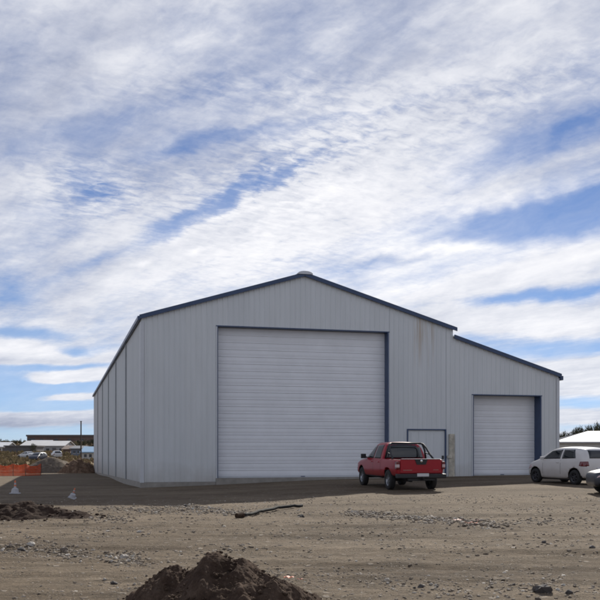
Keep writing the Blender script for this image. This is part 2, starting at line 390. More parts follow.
def ribbed(mb, t0, t1, zb, zt, P2, pitch=.25, rh=.022, brk=()):
    """vertical ribs; P2(t, out, z) -> point"""
    ts = [(t0, 0)]
    k = math.floor(t0/pitch)
    while k*pitch < t1 + pitch:
        a = k*pitch
        for d, o in ((.0, 0), (.014, rh), (.044, rh), (.058, 0), (.145, 0), (.150, .004), (.165, .004), (.170, 0)):
            if t0 + .001 < a + d < t1 - .001: ts.append((a+d, o))
        k += 1
    for q in brk: ts.append((q, float(np.interp(q, [v[0] for v in ts], [v[1] for v in ts]))))
    ts.sort(); ts.append((t1, 0))
    for (a, oa), (b, ob) in zip(ts[:-1], ts[1:]):
        mb.add([P2(a, oa, zb(a)), P2(b, ob, zb(b)), P2(b, ob, zt(b)), P2(a, oa, zt(a))], [(0, 1, 2, 3)])
BD = (3.54, 11.92, 7.45); SD = (16.52, 20.25, 4.46); PD = (13.0, 14.97, 2.68)
fp = lambda t, o, z: (t, -o, z)
mb = MB(); cz = lambda v: (lambda t: v)
ribbed(mb, 0, BD[0]-.1, cz(.22), roofz, fp)
ribbed(mb, BD[0]-.1, BD[1]+.1, cz(BD[2]+.045), roofz, fp, brk=(WM/2,))
ribbed(mb, BD[1]+.1, PD[0]-.06, cz(FLOOR), roofz, fp); ribbed(mb, PD[0]-.06, PD[1]+.06, cz(PD[2]+.06), roofz, fp)
ribbed(mb, PD[1]+.06, SD[0]-.08, cz(FLOOR), roofz, fp, brk=(WM-.0005, WM+.0005))
ribbed(mb, SD[0]-.08, SD[1]+.08, cz(SD[2]+.045), roofz, fp); ribbed(mb, SD[1]+.08, WT, cz(FLOOR), roofz, fp)
mb.build('front_wall', M_front, shed)
mb = MB(); lp = lambda t, o, z: (-o, t, z)
ribbed(mb, 0, LEN, lambda t: .22 - .75*t/LEN, cz(zE), lp); mb.build('side_wall', M_clad, shed)
mb = MB(); ribbed(mb, 0, LEN, cz(.1), cz(5.52), lambda t, o, z: (WT+o, t, z)); mb.build('side_wall', M_clad, shed)
mb = MB(); ribbed(mb, 0, LEN, cz(7.2), cz(zE), lambda t, o, z: (WM+o*.3, t, z)); mb.build('upper_side_wall', M_clad, shed)
mb = MB(); bp_ = lambda t, o, z: (t, LEN+o, z)
ribbed(mb, 0, WM/2, cz(-.9), roofz, bp_); ribbed(mb, WM/2, WM-.001, cz(-.9), roofz, bp_); ribbed(mb, WM-.001, WT, cz(-.9), lambda t: roofz(max(t, WM+.001)), bp_)
mb.build('back_wall', M_clad, shed)
# plinth
mb = MB()
mb.box(-.03, BD[0]-.1, -.03, .25, -1.2, .215); mb.box(BD[0]-.1, BD[1]+.1, -.10, .8, -1.2, FLOOR+.08)
mb.box(BD[1]+.1, WT+.03, -.03, .8, -1.2, FLOOR-.005); mb.box(-.03, .25, .25, LEN+.03, -2.0, -.55)
mb.add([(-.03,.25,-.6),(-.03,LEN,-1.2),(-.03,LEN,-.535),(-.03,.25,.212),(.2,.25,-.6),(.2,LEN,-1.2),(.2,LEN,-.535),(.2,.25,.212)],
       [(0,1,2,3),(4,7,6,5),(3,2,6,7)])
mb.box(.8, WT+.03, .8, LEN+.03, -1.2, .05)
mb.build('plinth', M_conc, shed)
# roof (sheet thickness .1), overhangs a little at the front
mb = MB(); sl = (zR-zE)/(WM/2)
e = .05
mb.prism([(-e, zE-e*sl+.02), (WM/2, zR+.02), (WM+e, zE-e*sl+.02), (WM+e, zE-e*sl+.12), (WM/2, zR+.12), (-e, zE-e*sl+.12)], -.10, LEN+.15)
mb.build('roof', M_roof, shed)
mb = MB(); s2 = (7.30-5.52)/(WT-WM)
mb.prism([(WM+.035, 7.32), (WT+e, 5.52-e*s2+.02), (WT+e, 5.52-e*s2+.12), (WM+.035, 7.42)], -.10, LEN+.15)
mb.build('lean_to_roof', M_roof, shed)
# navy barge boards along the rakes
def barge(x0, z0, x1, z1):
    mb = MB(); mb.prism([(x0, z0-.05), (x1, z1-.05), (x1, z1+.14), (x0, z0+.14)], -.17, -.103); mb.build('barge_board', M_navy, shed)
barge(-e-.04, zE-(e+.04)*sl, WM/2-.005, zR); barge(WM/2+.005, zR, WM+e+.12, zE-(e+.12)*sl); barge(WM+.03, 7.31, WT+e+.06, 5.52-(e+.06)*s2)
mb = MB(); mb.prism([(-e-.12, zE-.13), (-e-.002, zE-.13), (-e-.002, zE+.06), (-e-.12, zE+.06)], -.16, LEN+.1); mb.build('gutter', M_navy, shed, bevel=.02)
mb = MB(); mb.prism([(WT+e+.002, 5.3), (WT+e+.16, 5.3), (WT+e+.16, 5.53), (WT+e+.002, 5.53)], -.16, LEN+.1); mb.build('gutter', M_navy, shed, bevel=.02)
# half round ridge cap with an open pale end
mb = MB(); n = 10; pts = [(WM/2 + .38*math.cos(math.pi*k/n), zR+.04 + .15*math.sin(math.pi*k/n)) for k in range(n+1)]
mb.prism(pts, -.22, LEN+.2); mb.build('ridge_cap', M_trimg, shed)
# corner flashings
mb = MB(); mb.box(-.045, .13, -.045, -.032, .2, zE-.2); mb.box(-.045, -.032, -.032, .13, .2, zE-.2); mb.build('corner_flashing', M_trimg, shed)
mb = MB(); mb.box(WT-.12, WT+.045, -.045, -.032, FLOOR, 5.4); mb.build('corner_flashing', M_trimg, shed)
M_pipe = mat('downpipe_paint', (.30, .32, .34), .45, var=.1)
for t in (9.0, 18.2, 27.4, 37.2, 47.2):
    zb_ = .22 - .75*t/LEN
    mb = MB(); mb.box(-.10, -.034, t-.04, t+.04, zb_, zE-.2); mb.build('downpipe', M_pipe, shed, bevel=.02)
# roller doors: horizontal-ribbed curtain set back in a navy frame
def roller(name, u0, u1, z0, z1, depth, pitch, jr=.10):
    mb = MB(); z = z0; prof = []
    while z < z1:
        prof += [(z, 0), (z+.02, .016), (z+.045, .016), (z+.065, .003), (z+pitch*.55, .012)]
        z += pitch
    prof = [(q, o) for q, o in prof if q < z1] + [(z1, 0)]
    for (a, oa), (b, ob) in zip(prof[:-1], prof[1:]):
        mb.add([(u0, depth-oa, a), (u1, depth-oa, a), (u1, depth-ob, b), (u0, depth-ob, b)], [(0, 1, 2, 3)])
    d = mb.build(name, M_door, shed)
    mb = MB(); mb.box(u0+.002, u1-.002, depth-.05, depth-.026, z0, z0+.09); mb.build('bottom_rail', M_trimg, d)
    mb = MB(); uc = (u0+u1)/2; mb.box(uc-.10, uc+.10, depth-.075, depth-.052, z0+.03, z0+.06); mb.build('pull_handle', M_navy, d)
    mb = MB(); f = -.045
    mb.box(u0-.10, u0-.03, f+.014, depth+.05, z0, z1, 1); mb.box(u0-.03, u0, f, depth+.05, z0, z1); mb.box(u1, u1+jr, f, depth+.05, z0, z1); mb.box(u0-.10, u1+.10, f, depth+.05, z1+.001, z1+.045)
    if jr < .1: mb.box(u1+jr, u1+.10, f+.014, depth+.05, z0, z1, 1)
    mb.build('door_frame', [M_navy, M_trimg], d)
    return d
roller('roller_door', BD[0], BD[1], FLOOR+.085, BD[2], .40, .335, .06)
roller('roller_door', SD[0], SD[1], FLOOR+.10, SD[2], .58, .30, .06)
mb = MB(); mb.box(PD[0], PD[1], .04, .09, FLOOR, PD[2])
for k in range(5): mb.box(PD[0]+.18+k*.4, PD[0]+.22+k*.4, .028, .04, FLOOR+.1, PD[2]-.1)
d = mb.build('side_door', M_clad, shed)
mb = MB(); mb.box(PD[0]-.06, PD[0], -.045, .1, FLOOR, PD[2]); mb.box(PD[1], PD[1]+.06, -.045, .1, FLOOR, PD[2]); mb.box(PD[0]-.06, PD[1]+.06, -.045, .1, PD[2]+.001, PD[2]+.06)
mb.build('door_frame', M_navy, d)
mb = MB(); mb.box(PD[1]-.16, PD[1]-.06, -.0, .04, 1.25, 1.42); mb.build('handle', mat('black_metal', (.02, .02, .022), .4), d)
M_stain = mat('stained_sheet', (.46, .43, .36), .6, var=.35, vscale=5, bump=.01, bscale=6)
mb = MB(); mb.box(15.16, 15.46, -.075, -.034, FLOOR+.02, 2.5)
mb.box(15.20, 15.24, -.10, -.075, FLOOR+.02, 2.5); mb.box(15.38, 15.42, -.10, -.075, FLOOR+.02, 2.5)
mb.box(15.04, 15.3, -.13, -.1, 1.3, 1.42)
tag(mb.build('stained_panel', M_stain, shed), 'weathered beige strip with rusty streaks beside the side door')

# ------------------------------------------------------------------ vehicles
M_tyre = mat('tyre', (.018, .018, .019), .85, var=.2, vscale=8)
M_rim = mat('alloy', (.30, .31, .33), .35, metal=.8, var=.1)
M_rimd = mat('dark_alloy', (.06, .06, .068), .4, metal=.5, var=.1)
M_dark = mat('black_plastic', (.016, .016, .018), .55, var=.2)
M_well = mat('wheel_well', (.012, .012, .012), .9)
M_glass = mat('car_glass', (.012, .015, .018), .04, spec=.7)
M_red = mat('red_paint', (.31, .004, .016), .32, var=.05, vscale=1.5, coat=.5, spec=.3, dirt=(.17, .10, .07), dirt_z=(.3, .75))
M_white = mat('white_paint', (.60, .585, .57), .3, var=.04, vscale=2, coat=.7, dirt=(.34, .29, .24), dirt_z=(.15, .8))
M_black = mat('dark_paint', (.030, .035, .050), .4, var=.1, vscale=2, coat=.25, dirt=(.05, .045, .04), dirt_z=(.1, .6))
M_tail = mat('tail_lamp', (.13, .009, .012), .15, coat=.6)
M_tailw = mat('lamp_clear', (.55, .42, .42), .15, coat=.6)
M_plate = mat('number_plate', (.55, .55, .56), .4)
M_chrome = mat('chrome', (.6, .6, .62), .12, metal=1.0)
M_int = mat('seat_cloth', (.05, .05, .055), .8)

def lerp_st(st, y):
    ys_ = [s[0] for s in st]
    return [float(np.interp(y, ys_, [s[k] for s in st])) for k in range(len(st[0]))]
def car_body(st, paint, name, parent, wheels, wr, boxes=(), lvl=2):
    """stations: y, z_bottom, half_width, z_belt, z_top, half_width_top"""
    mb = MB(); K = 10
    for (y, zb, w, zl, zt, wt) in st:
        row = [(0, zb), (w*.84, zb), (w*.955, zb+.05), (w, zb+(zl-zb)*.42), (w*.995, zb+(zl-zb)*.8), (w*.975, zl),
               (w*.975+(wt-w*.975)*.5, zl+(zt-zl)*.5), (wt, zl+(zt-zl)*.86), (wt*.86, zt-.012), (0, zt)]
        full = [(x, y, z) for x, z in row] + [(-x, y, z) for x, z in row[-2:0:-1]]
        mb.v += full
    n = 2*K-2
    for j in range(len(st)-1):
        for k in range(n): mb.f.append((j*n+k, j*n+(k+1) % n, (j+1)*n+(k+1) % n, (j+1)*n+k))
    mb.f.append(tuple(range(n))); mb.f.append(tuple((len(st)-1)*n + k for k in reversed(range(n))))
    mb.m = [0]*len(mb.f)
    o = mb.build(name, [paint, M_well], parent, smooth=True)
    s = o.modifiers.new('s', 'SUBSURF'); s.levels = s.render_levels = lvl
    cut = MB()
    for wy in wheels:
        for sx_ in (-1, 1):
            cut.lathe([(0, sx_*.50), (wr+.065, sx_*.50), (wr+.065, sx_*1.3), (0, sx_*1.3)], 'x', (0, wy, wr+.02), 28)
    for b in boxes: cut.box(*b)
    co = cut.build('cutter', M_well, None)
    bo = o.modifiers.new('b', 'BOOLEAN'); bo.operation = 'DIFFERENCE'; bo.solver = 'EXACT'; bo.object = co; bo.use_self = True
    par = o.parent; o.parent = None
    bpy.context.view_layer.update()
    dg = bpy.context.evaluated_depsgraph_get()
    nm = bpy.data.meshes.new_from_object(o.evaluated_get(dg)); nm.name = name
    o.modifiers.clear(); o.data = nm; o.parent = par
    nm.materials.clear(); nm.materials.append(paint); nm.materials.append(M_well)
    for p in nm.polygons:
        c = p.center; mi = 0
        for wy in wheels:
            if abs(c.x) < .78 and (c.y-wy)**2 + (c.z-wr-.02)**2 < (wr+.10)**2: mi = 1
        for b in boxes:
            if b[0]-.01 < c.x < b[1]+.01 and b[2]-.01 < c.y < b[3]+.01 and b[4]-.01 < c.z < b[5]-.02: mi = 1
        p.material_index = mi
    bpy.data.objects.remove(co)
    bm = bmesh.new(); bm.from_mesh(nm); tree = BVHTree.FromBMesh(bm); bm.free()
    return o, tree
def patch(name, c4, axis, tree, m, parent, n=8, off=.006, sgn=1):
    """4-corner panel laid on the body: axis 'x' corners are (y,z); axis 'y' corners are (x,z)"""
    a, b, c, d = [Vector((p[0], p[1])) for p in c4]
    vs = []; ok = True; last = None
    for j in range(n+1):
        for i in range(n+1):
            s, t = i/n, j/n
            p = (a*(1-s)+b*s)*(1-t) + (d*(1-s)+c*s)*t
            if axis == 'x': o_, d_ = Vector((sgn*3, p.x, p.y)), Vector((-sgn, 0, 0))
            else: o_, d_ = Vector((p.x, sgn*6, p.y)), Vector((0, -sgn, 0))
            h = tree.ray_cast(o_, d_)
            q = h[0] if h[0] is not None else (last if last else o_ + d_*2.2)
            last = q; vs.append(q - d_*off)
    dv = (Vector((-sgn, 0, 0)) if axis == 'x' else Vector((0, -sgn, 0)))*(off+.02)
    mb = MB(); N1 = n+1
    fs = [(j*N1+i, j*N1+i+1, (j+1)*N1+i+1, (j+1)*N1+i) for j in range(n) for i in range(n)]
    ring = [i for i in range(N1)] + [j*N1+n for j in range(1, N1)] + [n*N1+i for i in range(n-1, -1, -1)] + [j*N1 for j in range(n-1, 0, -1)]
    base_ = len(vs); vs += [vs[r] + dv for r in ring]
    K = len(ring); fs += [(ring[k], ring[(k+1) % K], base_+(k+1) % K, base_+k) for k in range(K)]
    mb.add(vs, fs); o = mb.build(name, m, parent, smooth=False)
    for p in o.data.polygons[:n*n]: p.use_smooth = True
    return o
def wheel(parent, x, y, r, rim, side):
    w = .20
    mb = MB(); s = side
    pr = [(r*.62, -w/2), (r*.93, -w/2), (r*.99, -w/2+.03), (r, -w/4), (r, w/4), (r*.99, w/2-.03), (r*.93, w/2), (r*.66, w/2), (r*.62, w/2-.02), (r*.62, -w/2)]
    mb.lathe(pr, 'x', (x, y, r), 32)
    t = mb.build('wheel', M_tyre, parent, smooth=True)
    mb = MB()
    xo = x + s*(w/2 - .045)
    mb.lathe([(r*.60, 0), (r*.62, s*.03), (r*.56, s*.02), (r*.50, -s*.02), (r*.50, -s*.10)], 'x', (xo, y, r), 32)
    mb.lathe([(r*.14, -s*.06), (r*.14, s*.02), (0.001, s*.022)], 'x', (xo, y, r), 16)
    for k in range(6):
        a = 2*math.pi*k/6 + .3; ca, sa = math.cos(a), math.sin(a); hw = r*.085
        vs = []
        for rr in (r*.10, r*.56):
            for q in (-hw, hw):
                for dx in (-.04, .008): vs.append((xo+s*dx, y+ca*rr-sa*q, r+sa*rr+ca*q))
        mb.add(vs, [(0,1,3,2),(4,6,7,5),(0,4,5,1),(2,3,7,6),(1,5,7,3),(0,2,6,4)])
    mb.build('rim', rim, t)
    mb = MB(); mb.lathe([(.001, -s*.10), (r*.5, -s*.10)], 'x', (xo, y, r), 24); mb.build('brake_disc', M_dark, t)
    return t
def place(o, x, y, hx, hy, wb2):
    """put a vehicle's centre (half wheelbase wb2) with its heading, pitched to the ground"""
    h = Vector((hx, hy, 0)).normalized(); zr = gz(x-h.x*wb2, y-h.y*wb2); zf = gz(x+h.x*wb2, y+h.y*wb2)
    o.rotation_mode = 'XYZ'
    o.rotation_euler = (math.atan2(zf-zr, 2*wb2), 0, math.atan2(-h.x, h.y)); o.location = (x, y, (zf+zr)/2 - .012)

# --- red pickup
def pickup():
    p = empty('pickup_truck', (0, 0, 0))
    st = [(-2.62,.62,.80,1.07,1.12,.76),(-2.60,.52,.88,1.07,1.13,.84),(-2.50,.50,.905,1.07,1.13,.86),(-2.2,.50,.915,1.07,1.13,.87),(-1.6,.48,.92,1.06,1.13,.87),(-1.0,.44,.92,1.05,1.13,.87),
          (-.93,.44,.92,1.05,1.14,.87),(-.90,.44,.92,1.06,1.20,.84),(-.82,.42,.92,1.08,1.66,.69),(-.70,.42,.92,1.08,1.735,.67),(-.3,.40,.92,1.08,1.765,.67),(.2,.40,.92,1.07,1.76,.67),(.48,.40,.92,1.06,1.70,.66),
          (.85,.40,.92,1.05,1.46,.70),(1.22,.40,.92,1.03,1.17,.78),(1.32,.40,.92,1.01,1.12,.80),(1.8,.42,.915,.97,1.08,.80),(2.2,.44,.90,.92,1.02,.76),(2.42,.46,.84,.84,.94,.68),(2.52,.52,.70,.74,.82,.6),(2.55,.56,.6,.68,.74,.5)]
    wr = .37
    body, tree = car_body(st, M_red, 'body', p, (-1.6, 1.6), wr, [(-.76, .76, -2.54, -.98, .72, 1.4)])
    # cabin glass
    for sg in (-1, 1):
        patch('side_window', [(-.72, 1.13), (.06, 1.13), (.06, 1.62), (-.60, 1.64)], 'x', tree, M_glass, p, sgn=sg)
        patch('side_window', [(.14, 1.13), (1.02, 1.13), (.50, 1.58), (.14, 1.62)], 'x', tree, M_glass, p, sgn=sg)
        for a, b in ((.10, .62), (-.78, .62)):
            patch('door_seam', [(a-.006, b), (a+.006, b), (a+.006, 1.09), (a-.006, 1.09)], 'x', tree, M_dark, p, n=5, off=.002, sgn=sg)
        patch('door_handle', [(.22, .98), (.36, .98), (.36, 1.01), (.22, 1.01)], 'x', tree, M_red, p, n=3, off=.03, sgn=sg)
        patch('door_handle', [(-.60, .98), (-.46, .98), (-.46, 1.01), (-.60, 1.01)], 'x', tree, M_red, p, n=3, off=.03, sgn=sg)
        patch('side_step', [(-.85, .40), (.95, .40), (.95, .47), (-.85, .47)], 'x', tree, M_dark, p, n=4, off=.05, sgn=sg)
        patch('headlight', [(2.02, .84), (2.3, .82), (2.26, .68), (2.1, .70)], 'x', tree, M_tailw, p, n=4, sgn=sg)
        mb = MB(); mb.box(sg*.90, sg*1.10, 1.00, 1.09, 1.10, 1.28); mb.box(sg*.84, sg*.92, 1.02, 1.07, 1.12, 1.17)
        mb.build('wing_mirror', M_dark, p, bevel=.02)
        for wy in (-1.6, 1.6): wheel(p, sg*.80, wy, wr, M_rim, sg)
        # tall tail lamps wrapping the rear corner
        mb = MB(); x0, x1 = sorted((sg*.795, sg*.925)); mb.box(x0, x1, -2.655, -2.46, .78, 1.06); tl = mb.build('tail_light', M_tail, p, bevel=.025)
        mb = MB(); x0, x1 = sorted((sg*.805, sg*.93)); mb.box(x0, x1, -2.662, -2.50, .84, .96); mb.build('clear_lens', M_tailw, tl, bevel=.02)
    patch('rear_window', [(-.74, 1.145), (.74, 1.145), (.625, 1.67), (-.625, 1.67)], 'y', tree, M_glass, p, sgn=-1)
    patch('windscreen', [(-.66, 1.20), (.66, 1.20), (.55, 1.64), (-.55, 1.64)], 'y', tree, M_glass, p, sgn=1)
    patch('grille', [(-.45, .62), (.45, .62), (.45, .80), (-.45, .80)], 'y', tree, M_dark, p, sgn=1)
    mb = MB(); mb.box(-.775, .775, -2.665, -2.60, .64, 1.135); tg = mb.build('tailgate', M_red, p, bevel=.02)
    mb = MB(); mb.box(-.74, .74, -2.685, -2.60, 1.138, 1.158); mb.build('top_cap', M_chrome, tg, bevel=.006)
    mb = MB(); mb.prism([(-.24, 1.13), (.24, 1.13), (.17, .95), (-.17, .95)], -2.685, -2.664); h = mb.build('handle_plate', M_dark, tg)
    mb = MB(); mb.lathe([(.001, 0), (.045, 0), (.045, .012), (.001, .014)], 'z', (0, 0, 0), 16)
    e_ = mb.build('emblem', M_chrome, h); e_.rotation_euler = (R(90), 0, 0); e_.location = (0, -2.686, 1.075)
    mb = MB(); mb.box(-.68, -.34, -2.670, -2.664, .735, .765); mb.build('badge', mat('badge', (.30, .12, .10), .4), tg)
    mb = MB(); mb.box(.46, .66, -2.670, -2.664, .745, .77); mb.build('badge', bpy.data.materials['badge'], tg)
    mb = MB(); mb.box(-.92, .92, -2.80, -2.50, .46, .62); bu = mb.build('rear_bumper', M_dark, p, bevel=.03)
    mb = MB(); mb.box(-.20, .24, -2.815, -2.80, .53, .64); mb.build('number_plate', M_plate, bu)
    mb = MB(); mb.tube([(0, -2.75, .42), (0, -2.9, .42), (0, -2.92, .5)], .03); mb.box(-.5, .5, -2.72, -2.6, .38, .46); mb.build('tow_bar', M_dark, p)
    mb = MB(); mb.box(-.45, .45, -2.3, 2.2, .36, .5); mb.box(-.7, .7, -1.66, -1.54, .32, .42); mb.box(-.7, .7, 1.54, 1.66, .32, .42); mb.tube([(-.3, -2.5, .35), (-.3, -1.9, .36)], .04); mb.build('chassis', M_dark, p)
    # black sports bar behind the cab, legs sweeping back to the bed rails
    mb = MB()
    for sg in (-1, 1):
        mb.tube([(sg*.56, -1.05, 1.70), (sg*.66, -1.12, 1.67), (sg*.72, -1.3, 1.52), (sg*.76, -1.62, 1.27), (sg*.79, -1.85, 1.13)], .036, 10)
        mb.tube([(sg*.64, -1.09, 1.68), (sg*.74, -1.08, 1.45), (sg*.80, -1.05, 1.13)], .036, 10)
        mb.tube([(sg*.74, -1.08, 1.36), (sg*.76, -1.58, 1.29)], .022, 8)
    mb.tube([(-.58, -1.05, 1.70), (.58, -1.05, 1.70)], .036, 10)
    mb.build('sports_bar', M_dark, p, smooth=True)
    return p
pk = pickup(); tag(pk, 'red double-cab pickup truck with black sports bar parked before the shed, seen from behind', 'pickup')
hx, hy = -.73, 3.1
# rear left wheel stands at photo point (389, 490)
hv = Vector((hx, hy)).normalized(); rv = Vector((hv.y, -hv.x))
RL = Vector((at(390, 33.0), 33.0)); cen = RL + rv*.80 + hv*1.6
place(pk, cen.x, cen.y, hx, hy, 1.6)

# --- hatchback (white one parked at the lean-to door, others in the distance)
def hatch(paint, rim):
    p = empty('hatchback_car', (0, 0, 0))
    st = [(-1.80,.42,.58,.80,.90,.5),(-1.78,.32,.72,.92,1.02,.62),(-1.72,.28,.79,.98,1.22,.64),(-1.60,.25,.82,.99,1.42,.60),(-1.42,.24,.83,.98,1.475,.59),(-1.0,.22,.835,.97,1.51,.60),(-.5,.20,.835,.96,1.515,.61),(0,.20,.835,.95,1.50,.61),
          (.35,.20,.835,.94,1.44,.60),(.75,.20,.835,.93,1.24,.62),(1.10,.22,.835,.90,1.02,.68),(1.22,.22,.83,.88,.96,.70),(1.5,.24,.82,.83,.90,.68),(1.72,.26,.76,.74,.80,.60),(1.82,.30,.66,.62,.68,.5),(1.86,.36,.5,.54,.58,.42)]
    wr = .30
    body, tree = car_body(st, paint, 'body', p, (-1.18, 1.2), wr)
    for sg in (-1, 1):
        patch('side_window', [(-1.22, 1.06), (-.42, 1.03), (-.42, 1.40), (-1.02, 1.40)], 'x', tree, M_glass, p, sgn=sg)
        patch('side_window', [(-.32, 1.03), (.78, 1.00), (.34, 1.34), (-.32, 1.40)], 'x', tree, M_glass, p, sgn=sg)
        for a in (-.37, .72):
            patch('door_seam', [(a-.006, .30), (a+.006, .30), (a+.006, .97), (a-.006, .97)], 'x', tree, M_dark, p, n=5, off=.002, sgn=sg)
        patch('door_handle', [(-.28, .86), (-.14, .86), (-.14, .89), (-.28, .89)], 'x', tree, paint, p, n=3, off=.025, sgn=sg)
        patch('tail_light', [(-1.775, .74), (-1.47, .76), (-1.52, .93), (-1.765, .94)], 'x', tree, M_tail, p, n=7, sgn=sg, off=.012)
        patch('tail_light', [(sg*.60, .77), (sg*.765, .75), (sg*.755, .94), (sg*.64, .94)], 'y', tree, M_tail, p, n=5, sgn=-1, off=.012)
        patch('headlight', [(1.40, .66), (1.74, .56), (1.66, .68), (1.46, .76)], 'x', tree, M_tailw, p, n=4, sgn=sg)
        mb = MB(); mb.box(sg*.80, sg*.96, .66, .74, .98, 1.10); mb.build('wing_mirror', paint, p, bevel=.025)
        for wy in (-1.18, 1.2): wheel(p, sg*.735, wy, wr, rim, sg)
    patch('rear_window', [(-.56, 1.06), (.56, 1.06), (.52, 1.38), (-.52, 1.38)], 'y', tree, M_glass, p, sgn=-1)
    patch('windscreen', [(-.60, 1.04), (.60, 1.04), (.50, 1.38), (-.50, 1.38)], 'y', tree, M_glass, p, sgn=1)
    patch('number_plate', [(-.22, .60), (.22, .60), (.22, .70), (-.22, .70)], 'y', tree, M_plate, p, n=3, sgn=-1, off=.012)
    patch('lower_grille', [(-.4, .38), (.4, .38), (.4, .48), (-.4, .48)], 'y', tree, M_dark, p, n=3, sgn=1)
    mb = MB(); mb.box(-.6, .6, -1.3, 1.3, .17, .3); mb.build('chassis', M_dark, p)
    return p
wc = hatch(M_white, M_rimd); tag(wc, 'white small hatchback parked by the lean-to end of the shed', 'car')
hv = Vector((-.95, 2.15)).normalized(); rv = Vector((hv.y, -hv.x))
RL = Vector((at(575.5, 35.6), 35.6)); cen = RL + rv*.74 + hv*1.18
place(wc, cen.x, cen.y, hv.x, hv.y, 1.18)

# --- dark saloon, mostly outside the frame on the right
def saloon(paint, rim):
    p = empty('saloon_car', (0, 0, 0))
    st = [(-2.2,.48,.6,.76,.84,.5),(-2.16,.36,.74,.88,.96,.62),(-2.0,.28,.80,.92,1.0,.66),(-1.5,.25,.84,.93,1.04,.66),(-1.3,.24,.84,.93,1.12,.64),(-.8,.22,.84,.93,1.36,.60),(-.3,.2,.84,.92,1.42,.60),(.3,.2,.84,.91,1.38,.60),
          (.8,.2,.84,.9,1.16,.64),(1.15,.22,.84,.87,.96,.7),(1.3,.22,.84,.84,.92,.7),(1.7,.24,.83,.77,.84,.68),(2.02,.26,.81,.70,.77,.68),(2.12,.28,.77,.66,.73,.64),(2.15,.30,.74,.64,.70,.6),(2.17,.36,.66,.58,.64,.5)]
    wr = .33
    body, tree = car_body(st, paint, 'body', p, (-1.28, 1.58), wr)
    for sg in (-1, 1):
        patch('side_window', [(-1.1, 1.0), (-.3, .98), (-.3, 1.32), (-.75, 1.30)], 'x', tree, M_glass, p, sgn=sg)
        patch('side_window', [(-.2, .98), (.82, .96), (.35, 1.28), (-.2, 1.32)], 'x', tree, M_glass, p, sgn=sg)
        patch('headlight', [(1.96, .60), (2.10, .56), (2.06, .62), (1.98, .66)], 'x', tree, M_tailw, p, n=4, sgn=sg)
        patch('tail_light', [(-2.1, .74), (-1.9, .74), (-1.9, .86), (-2.08, .86)], 'x', tree, M_tail, p, n=4, sgn=sg)
        mb = MB(); mb.box(sg*.80, sg*.97, .68, .76, .93, 1.04); mb.build('wing_mirror', paint, p, bevel=.025)
        for wy in (-1.28, 1.58): wheel(p, sg*.745, wy, wr, rim, sg)
    patch('windscreen', [(-.6, 1.0), (.6, 1.0), (.5, 1.30), (-.5, 1.30)], 'y', tree, M_glass, p, sgn=1)
    patch('rear_window', [(-.56, 1.12), (.56, 1.12), (.5, 1.32), (-.5, 1.32)], 'y', tree, M_glass, p, sgn=-1)
    mb = MB(); mb.box(-.6, .6, -1.3, 1.3, .19, .3); mb.build('chassis', M_dark, p)
    return p
sl_ = saloon(M_black, M_rim); tag(sl_, 'dark car whose front wheel and bumper show in front of the white hatchback', 'car')
hv = Vector((-1.0, .12)).normalized()
place(sl_, at(592, 29.0)+2.45, 29.9, hv.x, hv.y, 1.3)

# cars far behind on the left
def far_car(paint, px, Yd, rz, label, src=None, mats=None):
    o = copy_tree(src); o.location = (at(px, Yd), Yd, gz(at(px, Yd), Yd)); o.rotation_euler = (0, 0, rz)
    for ch in o.children:
        if ch.name.startswith('body') or ch.name.startswith('wing') :
            ch.data = ch.data.copy(); ch.data.materials[0] = paint
    tag(o, label); o['group'] = 'cars parked far off beyond the dirt heap'; return o
M_slate = mat('slate_blue_paint', (.022, .026, .045), .45, coat=.1)
M_silv = mat('silver_paint', (.42, .43, .45), .3, metal=.3, coat=.5)
far_car(M_slate, 38, 146, R(168), 'dark blue car far off behind the orange barrier, between two pale cars', wc)
far_car(M_silv, 27.5, 165, R(48), 'low silver car far off just left of the dark blue car', sl_)
far_car(M_silv, 56.5, 170, R(24), 'silver hatchback far off behind the grey dirt heap', wc)

# ------------------------------------------------------------------ heaps of soil
def soil_mat(name, c0, c1, c2, bump=.02):
    m, nt, N, L, P = new_mat(name)
    tc = N.new('ShaderNodeTexCoord'); OB = tc.outputs['Object']
    a = noise_n(nt, OB, 3.0, 9, .65); b = noise_n(nt, OB, 30, 8, .75)
    col = ramp_n(nt, a, [(.32, c0), (.5, c1), (.68, c2)])
    col = mixc(nt, .8, col, ramp_n(nt, b, [(.3, .5), (.55, 1.0), (.72, 1.5)]), 'MULTIPLY')
    vo = N.new('ShaderNodeTexVoronoi'); vo.inputs['Scale'].default_value = 34; L.new(OB, vo.inputs['Vector'])
    sp = N.new('ShaderNodeSeparateColor'); L.new(vo.outputs['Color'], sp.inputs[0])
    k = math_n(nt, 'MULTIPLY', mapr(nt, vo.outputs['Distance'], .3, .2), math_n(nt, 'GREATER_THAN', sp.outputs[0], .93))
    col = mixc(nt, math_n(nt, 'MULTIPLY', k, .35), col, (.26, .22, .18))
    L.new(col, P.inputs['Base Color']); P.inputs['Roughness'].default_value = .97; P.inputs['Specular IOR Level'].default_value = .1
    h = math_n(nt, 'ADD', math_n(nt, 'MULTIPLY', a, .06), math_n(nt, 'MULTIPLY', b, .03))
    bpn = N.new('ShaderNodeBump'); bpn.inputs['Distance'].default_value = bump*40; bpn.inputs['Strength'].default_value = .8
    L.new(h, bpn.inputs['Height']); L.new(bpn.outputs['Normal'], P.inputs['Normal'])
    return m
M_soil = soil_mat('brown_soil', (.044, .028, .020), (.080, .053, .038), (.125, .088, .065))
M_dsoil = soil_mat('dark_soil', (.026, .016, .012), (.044, .028, .021), (.072, .050, .038))
M_gsoil = soil_mat('grey_soil', (.10, .082, .066), (.14, .115, .092), (.19, .16, .13))
